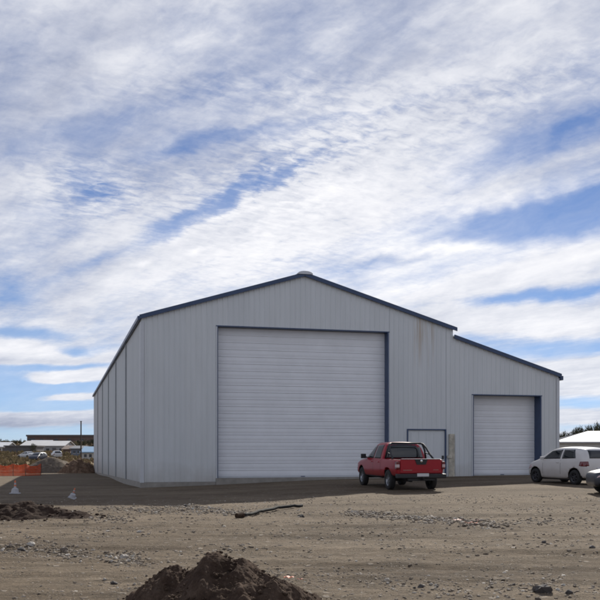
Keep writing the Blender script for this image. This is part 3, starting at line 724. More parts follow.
def heap(name, x0, x1, y0, y1, hf, m, nx, ny_, rough=.05, seed=0, fr=2.2):
    mb = MB(); ox, oy = (x0+x1)/2, (y0+y1)/2; gz0 = gz(ox, oy)
    for j in range(ny_+1):
        for i in range(nx+1):
            x = x0+(x1-x0)*i/nx; y = y0+(y1-y0)*j/ny_
            h = hf(x, y)
            n = 0; a = 1; f = fr
            for k in range(5):
                n += a*(1-2*abs(noise.noise(Vector((x*f, y*f, seed+k*3.1))))) if k > 1 else a*noise.noise(Vector((x*f, y*f, seed+k*3.1)))*1.6
                a *= .55; f *= 2.1
            k = max(0, min(1, h/.12 + .35))
            h2 = h + rough*n*k
            mb.v.append((x-ox, y-oy, top(x, y)-gz0 + h2 - .02))
    n1 = nx+1
    mb.f = [(j*n1+i, j*n1+i+1, (j+1)*n1+i+1, (j+1)*n1+i) for j in range(ny_) for i in range(nx)]; mb.m = [0]*len(mb.f)
    o = mb.build(name, m, None, smooth=True); o.location = (ox, oy, gz0); return o
def cone(x, y, cx, cy, H, sxm, sxp, sy, p=1.15):
    dx = (x-cx); dx = dx/sxp if dx > 0 else dx/sxm
    d = math.sqrt(dx*dx + ((y-cy)/sy)**2 + .004)
    return H*(1.06 - d**p)
def smax(vals, k=.05):
    m = max(vals); return m + k*math.log(sum(math.exp((v-m)/k) for v in vals)) - k*.3
def hf1(x, y):
    h = smax([cone(x, y, -.92, 9.35, .635, .50, 1.25, .95, 1.0), cone(x, y, -1.36, 9.75, .41, .50, .42, .55, 1.5), cone(x, y, -1.20, 9.8, .385, .40, .36, .5, 1.4), cone(x, y, -1.56, 9.85, .27, .36, .4, .45, 1.2),
              cone(x, y, -.29, 8.95, .36, .42, .34, .5, 1.3), cone(x, y, -.62, 8.9, .34, .5, .5, .55), cone(x, y, -1.1, 8.95, .28, .5, .5, .55)], .015)
    return max(h, -.09)
h1 = heap('soil_heap', -2.4, 1.0, 7.4, 11.2, hf1, M_soil, 380, 400, .05, 4, 4.5)
tag(h1, 'heap of brown excavated soil in the foreground, peaked in the middle', 'soil heap')
def loose(o, hf, x0, x1, y0, y1, n, rmax, m, name='loose_clod'):
    rr = np.random.RandomState(n); V = []; Fc = []; gz0 = o.location.z; k = 0; tries = 0
    while k < n and tries < n*20:
        tries += 1
        x = rr.uniform(x0, x1); y = rr.uniform(y0, y1); h = hf(x, y)
        if h < -.085: continue
        r = .006 + rmax*rr.rand()**3.5
        z = top(x, y) + max(h, 0) - .0 + .2*r - gz0
        q = ICO*(.7+.6*rr.rand(12, 1))*np.array([r, r*.9, r*.7]); b = len(V)
        V += [(x-o.location.x+a, y-o.location.y+bb, z+c) for a, bb, c in q]; Fc += [tuple(b+i for i in f) for f in ICF]; k += 1
    me = bpy.data.meshes.new(name); me.from_pydata(V, [], Fc); me.materials.append(m)
    c = link(bpy.data.objects.new(name, me), o); c['kind'] = 'stuff'; return c
phi_ = (1+5**.5)/2
ICO = np.array([(-1,phi_,0),(1,phi_,0),(-1,-phi_,0),(1,-phi_,0),(0,-1,phi_),(0,1,phi_),(0,-1,-phi_),(0,1,-phi_),(phi_,0,-1),(phi_,0,1),(-phi_,0,-1),(-phi_,0,1)], float)
ICO /= np.linalg.norm(ICO[0])
ICF = np.array([(0,11,5),(0,5,1),(0,1,7),(0,7,10),(0,10,11),(1,5,9),(5,11,4),(11,10,2),(10,7,6),(7,1,8),(3,9,4),(3,4,2),(3,2,6),(3,6,8),(3,8,9),(4,9,5),(2,4,11),(6,2,10),(8,6,7),(9,8,1)])
loose(h1, lambda x, y: hf1(x, y), -2.2, .8, 7.8, 10.9, 1900, .022, M_soil)
def hf2(x, y):
    h = smax([cone(x, y, -8.3, 22.6, .40, 1.9, 1.9, 1.5), cone(x, y, -6.9, 22.6, .36, 1.3, 1.3, 1.2), cone(x, y, -5.6, 22.2, .14, .6, .6, .6), cone(x, y, -9.9, 22.3, .36, 1.4, 1.8, 1.3), cone(x, y, -12, 22.5, .3, 2, 1.8, 1.3)], .04)
    return max(h, -.1)
h2 = heap('soil_heap', -14.5, -3.8, 20.4, 24.6, hf2, M_dsoil, 420, 180, .05, 9, 3.4)
tag(h2, 'low dark soil bank on the left, ahead of the two cones', 'soil heap')
loose(h2, hf2, -13, -4.2, 20.8, 24.2, 900, .06, M_dsoil)
def hf3(x, y): return max(smax([cone(x, y, at(50,97), 97, 1.75, 3.2, 3.6, 2.6), cone(x, y, at(62,98), 98, 1.35, 1.9, 2.5, 2.2)], .08), -.2)
h3 = heap('soil_heap', at(50,97)-3.9, at(50,97)+5.0, 93.4, 101.2, hf3, M_gsoil, 90, 80, .10, 2, .8)
tag(h3, 'grey conical dirt heap far left, behind the shed shadow', 'soil heap')
M_rsoil = soil_mat('reddish_soil', (.09, .055, .038), (.15, .10, .07), (.24, .17, .12))
def hf4(x, y): return max(smax([cone(x, y, at(78,95), 95.2, 1.5, 2.2, 1.8, 1.9), cone(x, y, at(88,96), 96.5, 1.0, 1.2, .7, 1.3)], .08), -.2)
h4 = heap('soil_heap', at(78,95)-2.9, at(80,95)+1.9, 92.3, 98.5, hf4, M_rsoil, 90, 80, .2, 6, 1.6)
tag(h4, 'reddish rubble heap tucked against the far left corner of the shed', 'soil heap')

# ------------------------------------------------------------------ stones
def stone_mat(name, cols):
    m, nt, N, L, P = new_mat(name)
    oi = N.new('ShaderNodeObjectInfo'); ge = N.new('ShaderNodeNewGeometry'); tc = N.new('ShaderNodeTexCoord')
    s = math_n(nt, 'FRACT', math_n(nt, 'ADD', oi.outputs['Random'], ge.outputs['Random Per Island']))
    c = ramp_n(nt, s, cols)
    c = mixc(nt, .7, c, ramp_n(nt, noise_n(nt, tc.outputs['Object'], 6, 6, .7), [(.3, .65), (.7, 1.2)]), 'MULTIPLY')
    L.new(c, P.inputs['Base Color']); P.inputs['Roughness'].default_value = .9; return m
M_peb = stone_mat('pebble', [(0, (.11, .085, .062)), (.35, (.18, .145, .108)), (.75, (.25, .208, .16)), (.94, (.36, .315, .26)), (1, (.52, .48, .42))])
M_rock = stone_mat('rock', [(0, (.12, .098, .078)), (.4, (.24, .20, .16)), (.75, (.35, .30, .25)), (1, (.48, .44, .38))])
M_drock = stone_mat('dark_rock', [(0, (.05, .045, .042)), (1, (.09, .08, .075))])
M_prock = stone_mat('pale_rock', [(0, (.36, .33, .29)), (1, (.50, .47, .42))])
phi = (1+5**.5)/2
ICO = np.array([(-1,phi,0),(1,phi,0),(-1,-phi,0),(1,-phi,0),(0,-1,phi),(0,1,phi),(0,-1,-phi),(0,1,-phi),(phi,0,-1),(phi,0,1),(-phi,0,-1),(-phi,0,1)], float)
ICO /= np.linalg.norm(ICO[0])
ICF = np.array([(0,11,5),(0,5,1),(0,1,7),(0,7,10),(0,10,11),(1,5,9),(5,11,4),(11,10,2),(10,7,6),(7,1,8),(3,9,4),(3,4,2),(3,2,6),(3,6,8),(3,8,9),(4,9,5),(2,4,11),(6,2,10),(8,6,7),(9,8,1)])
def gravel(name, pts, label, cat):
    n = len(pts); V = np.zeros((n, 12, 3))
    for i, (x, y, z, r) in enumerate(pts):
        a = RS.rand()*6.28; q = ICO*(.75+.5*RS.rand(12, 1)) * np.array([r*(.8+.7*RS.rand()), r, r*(.5+.35*RS.rand())])
        c, s = math.cos(a), math.sin(a); V[i, :, 0] = x + q[:, 0]*c - q[:, 1]*s; V[i, :, 1] = y + q[:, 0]*s + q[:, 1]*c; V[i, :, 2] = z + q[:, 2]
    Fa = (ICF[None] + (np.arange(n)*12)[:, None, None]).reshape(-1, 3)
    me = bpy.data.meshes.new(name); me.from_pydata(V.reshape(-1, 3).tolist(), [], Fa.tolist()); me.materials.append(M_peb)
    o = link(bpy.data.objects.new(name, me)); tag(o, label, cat, kind='stuff'); return o
pts = []
for k in range(38000):
    y = 7.0 + 23*RS.rand()**1.05; x = (RS.rand()*2-1)*(y*.37+1.0)
    d = noise.noise(Vector((x*.5, y*1.1, 2.2)))
    if RS.rand() > .45 + 1.1*d: continue
    r = .004 + .026*RS.rand()**4.0
    if y > 14: r *= 1.25
    pts.append((x, y, top(x, y)-r*.05, r))
# strips of rubble where the grader left them
ROWS = [((182, 506), (250, 514), 300, .05), ((150, 507), (200, 512), 110, .045), ((350, 513), (420, 519), 320, .05), ((415, 518), (500, 525), 330, .05), ((480, 525), (600, 519), 130, .04), ((250,511),(350,514),90,.03),
        ((0, 548), (45, 551), 230, .03), ((55, 551), (85, 556), 190, .03), ((105, 556), (145, 563), 200, .03), ((370, 583), (470, 596), 150, .025), ((480, 590), (600, 592), 160, .025),
        ((260, 572), (320, 584), 160, .02), ((130, 585), (160, 600), 60, .02), ((330, 574), (400, 576), 90, .02), ((90,517),(130,520),120,.04),((100,508),(165,512),120,.05)]
for (a, b, n, s) in ROWS:
    A, B = gp(*a), gp(*b)
    for k in range(n*2):
        t = RS.rand(); q = A.lerp(B, t); w = (B-A).length*.04+.30
        x = q.x + RS.randn()*w*.4; y = q.y + RS.randn()*w*1.3; r = s*(.25+.8*RS.rand()**2.2)
        pts.append((x, y, top(x, y)+r*.08, r))
gravel('gravel', pts, 'loose gravel and pebbles scattered over the yard', 'gravel')
# individual stones
def rock_mesh(seed, m):
    bm = bmesh.new(); bmesh.ops.create_icosphere(bm, subdivisions=3, radius=1)
    for v in bm.verts:
        c = v.co.copy(); n = noise.noise(c*1.1 + Vector((seed*5, 0, 0)))*.55 + noise.noise(c*2.7 + Vector((0, seed*3, 0)))*.2
        v.co = c*(1+n)
        # flat broken faces
        for k in range(5):
            rr = random.Random(seed*17+k); d = Vector((rr.uniform(-1,1), rr.uniform(-1,1), rr.uniform(-1,1))).normalized()
            t = v.co.dot(d) - .72
            if t > 0: v.co -= d*t*.85
        v.co.z *= .7
    me = bpy.data.meshes.new('rock'); bm.to_mesh(me); bm.free(); me.materials.append(m); return me
RM = {k: [rock_mesh(s+10*i, m) for s in range(1, 6)] for i, (k, m) in enumerate((('m', M_rock), ('d', M_drock), ('p', M_prock)))}
def rock(px, py, wpx, kind, label, group=None, name='stone'):
    p = gp(px, py); r = wpx/2/F*p.y
    o = link(bpy.data.objects.new(name, random.choice(RM[kind]))); o.scale = (r, r*random.uniform(.7, 1), r*random.uniform(.75, 1.05))
    o.rotation_euler = (random.uniform(-.3, .3), random.uniform(-.3, .3), random.uniform(0, 6.28))
    o.location = (p.x, p.y, top(p.x, p.y)+r*.25); tag(o, label, 'stone', group); return o
rock(544, 596, 20, 'd', 'largest dark stone at the bottom right edge of the yard')
rock(569, 597, 9, 'd', 'dark stone just right of the largest one at the bottom')
rock(421, 590, 8, 'd', 'dark fist-sized stone beside pale ones, bottom centre right')
rock(387, 584, 7, 'p', 'pale stone lying alone right of the soil heap')
rock(431, 587, 6, 'p', 'pale stone touching the dark fist-sized stone')
rock(436, 588, 5, 'p', 'outermost of the pale stones right of the dark fist-sized one')
rock(544, 543, 6, 'd', 'dark stone alone on the bare ground before the white hatchback')
rock(592, 550, 7, 'd', 'dark stone near the right edge, halfway up the open ground')
rock(301, 516.5, 8, 'd', 'round dark stone just right of the black pipe')
rock(22, 552, 9, 'd', 'dark stone in the left rubble patch')
rock(31, 547, 8, 'p', 'pale angular stone at the top of the left rubble patch')
rock(65, 553, 9, 'm', 'brown stone in the second rubble patch from the left')
rock(123, 558, 9, 'p', 'pale flat stone left of the foreground soil heap')
rock(114, 584, 8, 'd', 'dark clod lying left of the foreground soil heap')
rock(105, 581, 5, 'p', 'small pale stone left of the dark clod')
rock(139, 532, 5, 'p', 'pale flat stone alone on the track above the soil heap')
rock(20, 533, 3, 'd', 'tiny dark stone alone on the track at far left')
def strew(a, b, n, sz, w, label, group, kinds='mmmpd'):
    for k in range(n):
        t = (k+random.random())/n
        px = a[0]+(b[0]-a[0])*t + random.uniform(-2, 2); py = a[1]+(b[1]-a[1])*t + random.gauss(0, w)
        rock(px, py, random.uniform(*sz), random.choice(kinds), label, group)
strew((182, 505.5), (250, 514), 26, (2.0, 4.6), 1.3, 'small stone in the rubble strip left of the black pipe', 'stones in the strip left of the pipe')
strew((352, 513.5), (425, 519), 26, (2.0, 4.4), 1.0, 'small stone in the rubble strip in front of the pickup', 'stones in the strip before the pickup')
strew((425, 519), (495, 525), 24, (2.0, 4.8), 1.6, 'small stone in the rubble strip around the orange scraps', 'stones around the orange scraps', 'mmppd')
strew((0, 549), (45, 552), 12, (2.5, 5), 1.5, 'small stone in the leftmost rubble patch of the yard', 'stones in the leftmost rubble patch')
strew((57, 552), (82, 556), 9, (2.5, 5), 1.6, 'small stone in the second rubble patch from the left', 'stones in the second rubble patch')
strew((105, 556), (142, 563), 12, (2.5, 5.5), 2, 'small stone in the rubble patch left of the soil heap', 'stones left of the soil heap', 'mmppd')
strew((380, 585), (470, 596), 9, (2.5, 4.5), 3, 'small stone on the ground at the bottom centre right', 'stones at the bottom centre right')
strew((480, 588), (600, 593), 12, (2.5, 5), 3, 'small stone on the ground along the bottom right', 'stones along the bottom right')
# clods rolled off the heap
for (px, py, w) in ((128, 578, 5), (146, 590, 6), (250, 600, 6), (300, 598, 5)):
    rock(px, py, w, 'd', 'dark clod of earth at the foot of the soil heap', 'clods at the foot of the soil heap', 'earth_clod')

# orange plastic scraps
M_or = mat('orange_plastic', (.55, .12, .045), .55, var=.15, vscale=20)
M_pk = mat('pink_plastic', (.50, .27, .21), .6, var=.15, vscale=20)
def scrap(px, py, wpx, m, label, grp, sd):
    rr = random.Random(sd); p = gp(px, py); w = wpx/F*p.y; mb = MB(); n = 7
    for j in range(4):
        for i in range(n+1):
            x = (i/n-.5)*w; y = (j/3-.5)*w*.28*(1+.5*rr.uniform(-1, 1)); z = .02+.055*w*(1+math.sin(i*1.7+sd))+rr.uniform(0, .03)*w
            mb.v.append((x, y, z))
    mb.f = [(j*(n+1)+i, j*(n+1)+i+1, (j+1)*(n+1)+i+1, (j+1)*(n+1)+i) for j in range(3) for i in range(n)]; mb.m = [0]*len(mb.f)
    o = mb.build('plastic_scrap', m, None); so = o.modifiers.new('s', 'SOLIDIFY'); so.thickness = .006
    o.location = (p.x, p.y, top(p.x, p.y)+.01); o.rotation_euler = (rr.uniform(-.25, .25), 0, rr.uniform(-.5, .5)); tag(o, label, 'plastic scrap', grp)
scrap(471, 525, 13, M_or, 'orange plastic scrap in the rubble strip before the pickup', None, 1)
scrap(458, 521.5, 9, M_pk, 'pinkish plastic scrap at the left of the orange one in the rubble strip', None, 2)
scrap(477, 522, 6, M_pk, 'small pinkish plastic scrap just behind the orange one in the rubble strip', None, 3)
scrap(289, 580.5, 11, M_or, 'larger orange plastic scrap right of the foreground soil heap', None, 4)
scrap(300, 583.5, 6, M_or, 'smaller orange plastic scrap, rightmost beside the foreground soil heap', None, 5)

# black pipe on the ground
a, b, c, d = gp(243, 518), gp(262, 513.5), gp(280, 509.8), gp(302, 507.5)
cv = []
for k in range(25):
    t = k/24*3; i = min(int(t), 2); q = [a, b, c, d]; p0, p1 = q[i], q[i+1]; m_ = p0.lerp(p1, t-i); m_.z = top(m_.x, m_.y)+.05+.03*math.sin(t*1.05); cv.append(m_)
mb = MB(); mb.tube(cv, .042, 12); mb.build('flexible_pipe', mat('black_pipe', (.022, .022, .022), .85, spec=.15, bump=.002, bscale=30), None, smooth=True)
po = bpy.data.objects['flexible_pipe']; tag(po, 'black plastic pipe lying in a curve on the gravel before the roller door', 'pipe')
mb = MB(); mb.tube([cv[0]+Vector((-.14, -.18, .0)), cv[0]+Vector((.0, .0, .01))], .065, 12); mb.build('pipe_socket', M_soil, po)

# ------------------------------------------------------------------ traffic cones
M_cone_w = mat('dusty_white_rubber', (.38, .38, .40), .6, var=.12, vscale=12)
M_cone_o = mat('faded_orange', (.60, .15, .06), .6, var=.12, vscale=12)
def tcone(loc, lean, label, s=1.0, rz=0):
    e_ = empty('traffic_cone', loc, rz); e_.rotation_euler = (lean[0], lean[1], rz); e_.scale = (s, s, s); tag(e_, label, 'cone')
    mb = MB(); mb.prism([(-.19, 0), (.19, 0), (.17, .04), (-.17, .04)], -.18, .18); mb.build('base', M_cone_w, e_, bevel=.01)
    mb = MB(); mb.lathe([(.155, .04), (.125, .20), (.05, .24), (.044, .30)], 'z', n=20); mb.build('skirt', M_cone_w, e_, smooth=False)
    mb = MB(); mb.lathe([(.045, .30), (.040, .36)], 'z', n=20); mb.build('band', M_cone_o, e_, smooth=True)
    mb = MB(); mb.lathe([(.040, .36), (.034, .44)], 'z', n=20); mb.build('reflective_band', M_cone_w, e_, smooth=True)
    mb = MB(); mb.lathe([(.034, .44), (.028, .53), (.001, .535)], 'z', n=20); mb.build('tip', M_cone_o, e_, smooth=True)
p = gp(15, 494); tcone((p.x, p.y, p.z+.01), (0, .02), 'upright grey and orange road cone in the shed shadow at far left')
p = gp(73.5, 499.5)
tcone((p.x-.05, p.y, p.z+.06), (.25, .35), 'tilted white cone with an orange tip poking up behind the dark soil bank', .68)

# ------------------------------------------------------------------ orange mesh barrier
M_net = mat('orange_mesh', (.78, .13, .04), .6, var=.2, vscale=3)
M_bark0 = mat('post_wood', (.12, .085, .06), .9)
def barrier():
    Yb = 76.0; xr = at(25.5, Yb); z0 = gz(xr, Yb)
    e_ = empty('mesh_barrier', (xr, Yb, z0)); tag(e_, 'orange plastic mesh safety barrier strung between posts at far left', 'barrier')
    path = [(-7.0, .6), (-4.8, .1), (-3.4, -.1), (-2.2, -.35), (-1.0, -.15), (0, 0), (.55, 2.6)]
    for i, (x, y) in enumerate(path):
        zt = gz(xr+x, Yb+y)-z0
        mb = MB(); mb.tube([(x, y, zt-.1), (x+.05*math.sin(i*2.3), y, zt+1.12+.14*math.sin(i*4.1))], .025, 8); mb.build('post', M_bark0, e_)
    for i in range(6):
        (x0, y0), (x1, y1) = path[i], path[i+1]; mb = MB(); n = 16
        L_ = math.hypot(x1-x0, y1-y0); nx_, ny_ = -(y1-y0)/L_, (x1-x0)/L_
        def pt(t, h):
            bl = .12*math.sin(t*math.pi)*math.sin(t*9+i)*(h) ; sag = (.16+.08*math.sin(i*3))*math.sin(t*math.pi)*h
            x, y = x0+(x1-x0)*t, y0+(y1-y0)*t
            return (x+nx_*bl, y+ny_*bl, gz(xr+x, Yb+y)-z0 + .03 + h*.98 - sag)
        rows = 14
        for r in range(rows):
            h = r/(rows-1); hh = .022 if r in (0, rows-1) or r % 4 else .035
            for k in range(n):
                a_, b_ = pt(k/n, h), pt((k+1)/n, h)
                mb.add([(a_[0], a_[1], a_[2]-hh), (b_[0], b_[1], b_[2]-hh), (b_[0], b_[1], b_[2]+hh), (a_[0], a_[1], a_[2]+hh)], [(0, 1, 2, 3)])
        for k in range(n+1):
            for r in range(rows-1):
                a_, b_ = pt(k/n, r/(rows-1)), pt(k/n, (r+1)/(rows-1)); w = .018
                ux, uy = (x1-x0)/L_*w, (y1-y0)/L_*w
                mb.add([(a_[0]-ux, a_[1]-uy, a_[2]), (a_[0]+ux, a_[1]+uy, a_[2]), (b_[0]+ux, b_[1]+uy, b_[2]), (b_[0]-ux, b_[1]-uy, b_[2])], [(0, 1, 2, 3)])
        o = mb.build('mesh_net', M_net, e_); so = o.modifiers.new('s', 'SOLIDIFY'); so.thickness = .008
barrier()

# ------------------------------------------------------------------ far buildings
M_wroof = mat('white_roof', (.60, .61, .63), .45, var=.08, vscale=.6)
M_groof = mat('grey_roof', (.50, .50, .50), .5, var=.1, vscale=.4)
M_gwall = mat('grey_wall', (.30, .30, .31), .8, var=.15, vscale=.3)
M_dwall = mat('dark_wall', (.11, .105, .11), .7, var=.2, vscale=.3)
M_brown = mat('brown_wall', (.13, .09, .075), .8, var=.25, vscale=.2)
M_bluew = mat('bluegrey_wall', (.13, .16, .21), .7, var=.15, vscale=.3)
M_blue = mat('blue_roof', (.22, .36, .52), .45, var=.08)
M_pale = mat('pale_wall', (.46, .45, .43), .8, var=.1, vscale=.5)
M_wind = mat('dark_window', (.03, .035, .045), .15)
def shedlet(name, px0, px1, Yd, ybase, yeave, yridge, depth, wall, roof, label, cat='building', rz=0, wins=(), doors=(), flat=False, gable=False, x01=None):
    x0, x1 = (at(px0, Yd), at(px1, Yd)) if x01 is None else x01
    w = x1-x0; zb = hz(ybase, Yd); zE_ = hz(yeave, Yd)-zb; zR_ = hz(yridge, Yd)-zb
    e_ = empty(name, ((x0+x1)/2, Yd, zb), rz); tag(e_, label, cat)
    if flat:
        mb = MB(); mb.box(-w/2, w/2, 0, depth, -2, zE_); mb.build('wall', wall, e_)
        mb = MB(); mb.box(-w/2-.3, w/2+.3, -.3, depth+.3, zE_+.005, zR_); mb.build('roof', roof, e_)
    else:
        pr = [(0, zE_), (depth/2, zR_), (depth, zE_)]
        mb = MB(); vs = []
        for x in (-w/2, w/2): vs += [(x, 0, -2), (x, 0, zE_), (x, depth/2, zR_), (x, depth, zE_), (x, depth, -2)]
        mb.add(vs, [(0, 1, 2, 3, 4), (9, 8, 7, 6, 5), (0, 5, 6, 1), (3, 8, 9, 4), (0, 4, 9, 5)]); mb.build('wall', wall, e_)
        mb = MB(); o = .35; t = .18; s = (zR_-zE_)/(depth/2)
        for (ya, za, yb, zb2) in ((-o, zE_-o*s, depth/2, zR_), (depth/2, zR_, depth+o, zE_-o*s)):
            mb.add([(-w/2-o, ya, za+.02), (w/2+o, ya, za+.02), (w/2+o, yb, zb2+.02), (-w/2-o, yb, zb2+.02), (-w/2-o, ya, za+t), (w/2+o, ya, za+t), (w/2+o, yb, zb2+t), (-w/2-o, yb, zb2+t)],
                   [(3,2,1,0),(4,5,6,7),(0,1,5,4),(1,2,6,5),(2,3,7,6),(3,0,4,7)])
        mb.build('roof', roof, e_)
    for (fx, fz, fw, fh) in wins:
        mb = MB(); mb.box(fx*w-fw/2, fx*w+fw/2, -.05, -.01, fz, fz+fh); wo = mb.build('window', M_wind, e_)
        mb = MB(); mb.box(fx*w-fw/2-.07, fx*w+fw/2+.07, -.08, -.052, fz-.1, fz-.01); mb.build('sill', M_pale, wo)
    for (fx, fw, fh) in doors:
        mb = MB(); mb.box(fx*w-fw/2, fx*w+fw/2, -.06, -.01, 0, fh); mb.build('door', M_dwall, e_)
    return e_
shedlet('long_building', 27, 100, 330, 444, 436.5, 434.8, 14, M_brown, mat('dark_roof', (.12, .105, .10), .7), 'long flat brown building on the far ridge at left', flat=True,
        wins=[(-.44, 1.3, 2.6, .8), (-.3, 1.2, 1.2, .7), (-.1, 1.2, 1.2, .7), (.08, 1.2, 1.2, .7), (.25, 1.2, 1.2, .7)])
shedlet('farm_building', 21, 64, 250, 453.5, 446, 441.2, 12, M_gwall, M_groof, 'low grey building with a long pale roof beyond the cars', wins=[(-.3, .7, .9, .7), (-.1, .7, .9, .7), (.12, .7, .9, .7), (.42, .7, .6, .7)], doors=[(.27, 1.0, 1.6)])
shedlet('roof_annex', 29.5, 49, 264, 449, 444, 440.6, 6, M_pale, M_wroof, 'bright white roof rising behind the long pale roof')
shedlet('white_house', -14, 6, 245, 453.5, 447, 442.6, 9, M_pale, M_wroof, 'white house with pale roof cut by the left edge of the view', 'house', wins=[(.15, .6, 1, .8), (-.2, .6, 1, .8)], doors=[(.4, .8, 1.5)])
shedlet('dark_shed', 5, 36, 228, 453.8, 446.6, 445.4, 7, M_dwall, M_dwall, 'dark grey flat-roofed shed before the pale-roofed building', 'shed', flat=True, doors=[(-.2, 1.4, 1.5), (.25, 1.4, 1.5)])
shedlet('bluegrey_house', 71, 82, 190, 456, 449, 446.4, 8, M_bluew, mat('slate_roof', (.10, .11, .13), .6), 'small blue-grey house left of the blue roof', 'house', wins=[(-.2, .6, .5, .5), (.2, .6, .5, .5)], doors=[(0.42, .4, 1.2)])
shedlet('brown_house', 63, 70, 205, 455.5, 449.5, 446.2, 7, M_brown, M_brown, 'small dark brown house between the pale roof and the blue-grey house', 'house', doors=[(0, .5, 1.0)])
shedlet('blue_roof_house', 82, 99, 155, 460, 452.3, 447.4, 6, M_pale, M_blue, 'pale house with a light blue roof beside the shed corner', 'house', wins=[(-.3, .5, .45, .5), (0, .5, .45, .5)])
M_wroof2 = mat('worn_white_roof', (.47, .47, .48), .6, var=.12, vscale=.4)
# right-hand neighbour with the bright roof
e_ = shedlet('neighbour_shed', 0, 0, 92, 455, 441.5, 430.0, 13, mat('cream_wall', (.48, .46, .42), .7, var=.06), M_wroof2, 'long low cream shed with a bright white roof behind the white hatchback', 'shed', x01=(at(571, 92), at(571, 92)+34), rz=R(-8))
e_.location = (at(562, 92)+17, 92, hz(455, 92)-.1)
for ch in e_.children:
    if ch.name.startswith('roof'):
        for v in ch.data.vertices:
            if v.co.x < 0 and abs(v.co.y-6.5) < .6: v.co.x += 4.6
    if ch.name.startswith('wall'):
        for v in ch.data.vertices:
            if v.co.x < 0 and abs(v.co.y-6.5) < .6: v.co.x += 4.6; v.co.z -= .05
# pole
xp = at(81, 152); zb = gz(xp, 152)
e_ = empty('utility_pole', (xp, 152, zb)); tag(e_, 'tall dark wooden pole rising over the houses left of the shed', 'pole')
mb = MB(); mb.tube([(0, 0, -.5), (0, 0, hz(421, 152)-zb)], [.13, .10], 10); mb.build('pole', mat('pole_wood', (.06, .05, .045), .9), e_)
mb = MB(); mb.box(-.16, .16, -.05, .05, hz(421.6, 152)-zb, hz(421.0, 152)-zb); mb.build('cap', M_dark, e_)

# ------------------------------------------------------------------ trees and scrub
def leaf_mat(name, c):
    m, nt, N, L, P = new_mat(name); ge = N.new('ShaderNodeNewGeometry')
    L.new(ramp_n(nt, ge.outputs['Random Per Island'], [(0, tuple(x*.7 for x in c)), (1, tuple(x*1.9 for x in c))]), P.inputs['Base Color']); P.inputs['Roughness'].default_value = .8
    return m
M_leaf = leaf_mat('dark_foliage', (.035, .04, .022)); M_leaf2 = leaf_mat('olive_foliage', (.06, .058, .03)); M_bark = mat('bark', (.07, .055, .04), .9)
def crown_mesh(seed, m, n=520):
    rr = random.Random(seed); mb = MB()
    lobes = [(Vector((rr.uniform(-.6, .6), rr.uniform(-.6, .6), rr.uniform(-.5, .6))), rr.uniform(.35, .6)) for _ in range(9)]
    for k in range(n):
        c, r = rr.choice(lobes); d = Vector((rr.gauss(0, 1), rr.gauss(0, 1), rr.gauss(0, 1))).normalized()*r*rr.uniform(.5, 1.1)
        p = c+d; s = rr.uniform(.05, .12)
        a = Vector((rr.gauss(0, 1), rr.gauss(0, 1), rr.gauss(0, 1))).normalized(); b = a.orthogonal().normalized()
        q = a.cross(b)
        mb.add([p-a*s, p+b*s*.7, p+a*s, p-b*s*.7, p+q*s*.4], [(0, 1, 4), (1, 2, 4), (2, 3, 4), (3, 0, 4)])
    return mb
def make_tree(seed, m):
    e_ = empty('bushy_tree', (0, 0, 0))
    mb = MB(); mb.tube([(0, 0, -.3), (.05, 0, .5), (.0, .05, 1.1), (.02, .0, 1.5)], [.11, .09, .06, .03], 8)
    for a in range(5): mb.tube([(0, 0, .55+.12*a), (.45*math.cos(a*2.1), .45*math.sin(a*2.1), 1.2+.1*a)], [.05, .015], 6)
    mb.build('trunk', M_bark, e_)
    c = crown_mesh(seed, m).build('crown', m, e_); c.location = (0, 0, 1.35)
    return e_
T = [make_tree(3, M_leaf), make_tree(8, M_leaf2), make_tree(15, M_leaf)]
used = [False]*3
def tree(px, Yd, ytop, wpx, label, group, k, x=None):
    o = T[k] if not used[k] else copy_tree(T[k]); used[k] = True
    x = at(px, Yd); z = gz(x, Yd); H = max(1.5, hz(ytop, Yd)-z); w = wpx/F*Yd/2.1
    o.location = (x, Yd, z); o.scale = (w, w, H/2.35); o.rotation_euler = (0, 0, random.uniform(0, 6)); tag(o, label, 'tree', group)
rt = random.Random(5)
for i in range(30):
    px = 556 + i*1.75 + rt.uniform(-.6, .6); 
    tree(px, 238+rt.uniform(-6, 18), 434.0-(px-556)*.27+rt.uniform(-1.8, 1.8), rt.uniform(4.5, 8), 'dark bushy tree on the wooded rise above the white-roofed shed', 'trees on the wooded rise at right', rt.choice((0, 1, 2)))
for i in range(9):
    px = -1 + i*3.4; tree(px, 300+rt.uniform(-8, 12), 438.8+rt.uniform(-1.4, 1.6)+(1.4 if px > 20 else 0), rt.uniform(3.5, 6), 'dark tree on the far skyline left of the brown building', 'trees on the far left skyline', rt.choice((0, 1, 2)))
for i, (px, yt, w) in enumerate(((79, 439, 5), (84, 437.5, 6), (89, 438, 6), (93, 437, 6), (75, 440.5, 5), (97, 437, 6), (70, 441.5, 4))):
    tree(px, 285+i, yt+1.0, w, 'dark tree on the reddish slope below the far brown building', 'trees on the reddish slope', i % 3)
tree(33, 226, 443.2, 9, 'round dark bush standing at the end of the dark grey shed', None, 0)
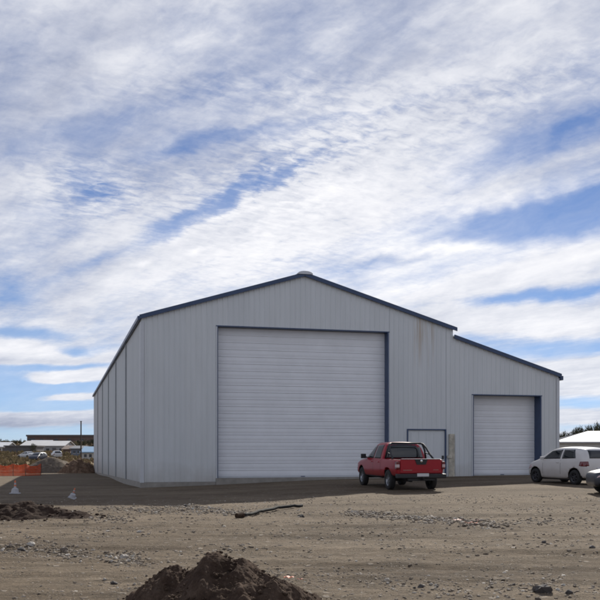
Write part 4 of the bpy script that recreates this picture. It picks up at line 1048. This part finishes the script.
# dry scrub
mb = MB(); rr = random.Random(2)
for k in range(3400):
    Yd = 118 + 230*rr.random()**1.3; px = rr.uniform(-60, 118) if rr.random() < .8 else rr.uniform(555, 700); x = at(px, Yd); z = gz(x, Yd)
    s = rr.uniform(.18, .5)*(1 if Yd < 200 else 1.7)
    for q in range(5):
        a = rr.uniform(0, 6.28); dx, dy = math.cos(a)*s*.6, math.sin(a)*s*.6; o1 = rr.uniform(-.4, .4)*s; o2 = rr.uniform(-.4, .4)*s
        mb.add([(x+o1-dx*.6, z*0+Yd+o2-dy*.6, z-.05), (x+o1+dx*.6, Yd+o2+dy*.6, z-.05), (x+o1+dx*1.2, Yd+o2+dy, z+s*.8), (x+o1, Yd+o2, z+s*rr.uniform(.8, 1.5))], [(0, 1, 2, 3)])
m, nt, N, L, P = new_mat('dry_scrub'); ge = N.new('ShaderNodeNewGeometry')
L.new(ramp_n(nt, ge.outputs['Random Per Island'], [(0, (.10, .08, .045)), (.4, (.20, .155, .08)), (.8, (.30, .235, .12)), (1, (.20, .12, .08))]), P.inputs['Base Color']); P.inputs['Roughness'].default_value = .9
tag(mb.build('dry_scrub', m, None), 'dry ochre grass and scrub covering the land beyond the yard', 'scrub', kind='stuff')

# ------------------------------------------------------------------ camera and render settings
cd = bpy.data.cameras.new('camera'); cam = link(bpy.data.objects.new('camera', cd)); sc.camera = cam
cam.location = (0, 0, EYE); cam.rotation_euler = (R(90), 0, 0)
cd.sensor_width = 36; cd.sensor_fit = 'HORIZONTAL'; cd.lens = 36*F/600; cd.shift_y = (HY-300)/600; cd.clip_start = .1; cd.clip_end = 9000
sc.view_settings.view_transform = 'Standard'; sc.view_settings.look = 'None'; sc.view_settings.gamma = 1; sc.view_settings.use_curve_mapping = False
sc.view_settings.exposure = .25
sc.render.engine = 'CYCLES'; sc.cycles.use_denoising = True; sc.cycles.filter_width = 1.9; sc.cycles.max_bounces = 5; sc.cycles.use_adaptive_sampling = True; sc.cycles.adaptive_threshold = .02
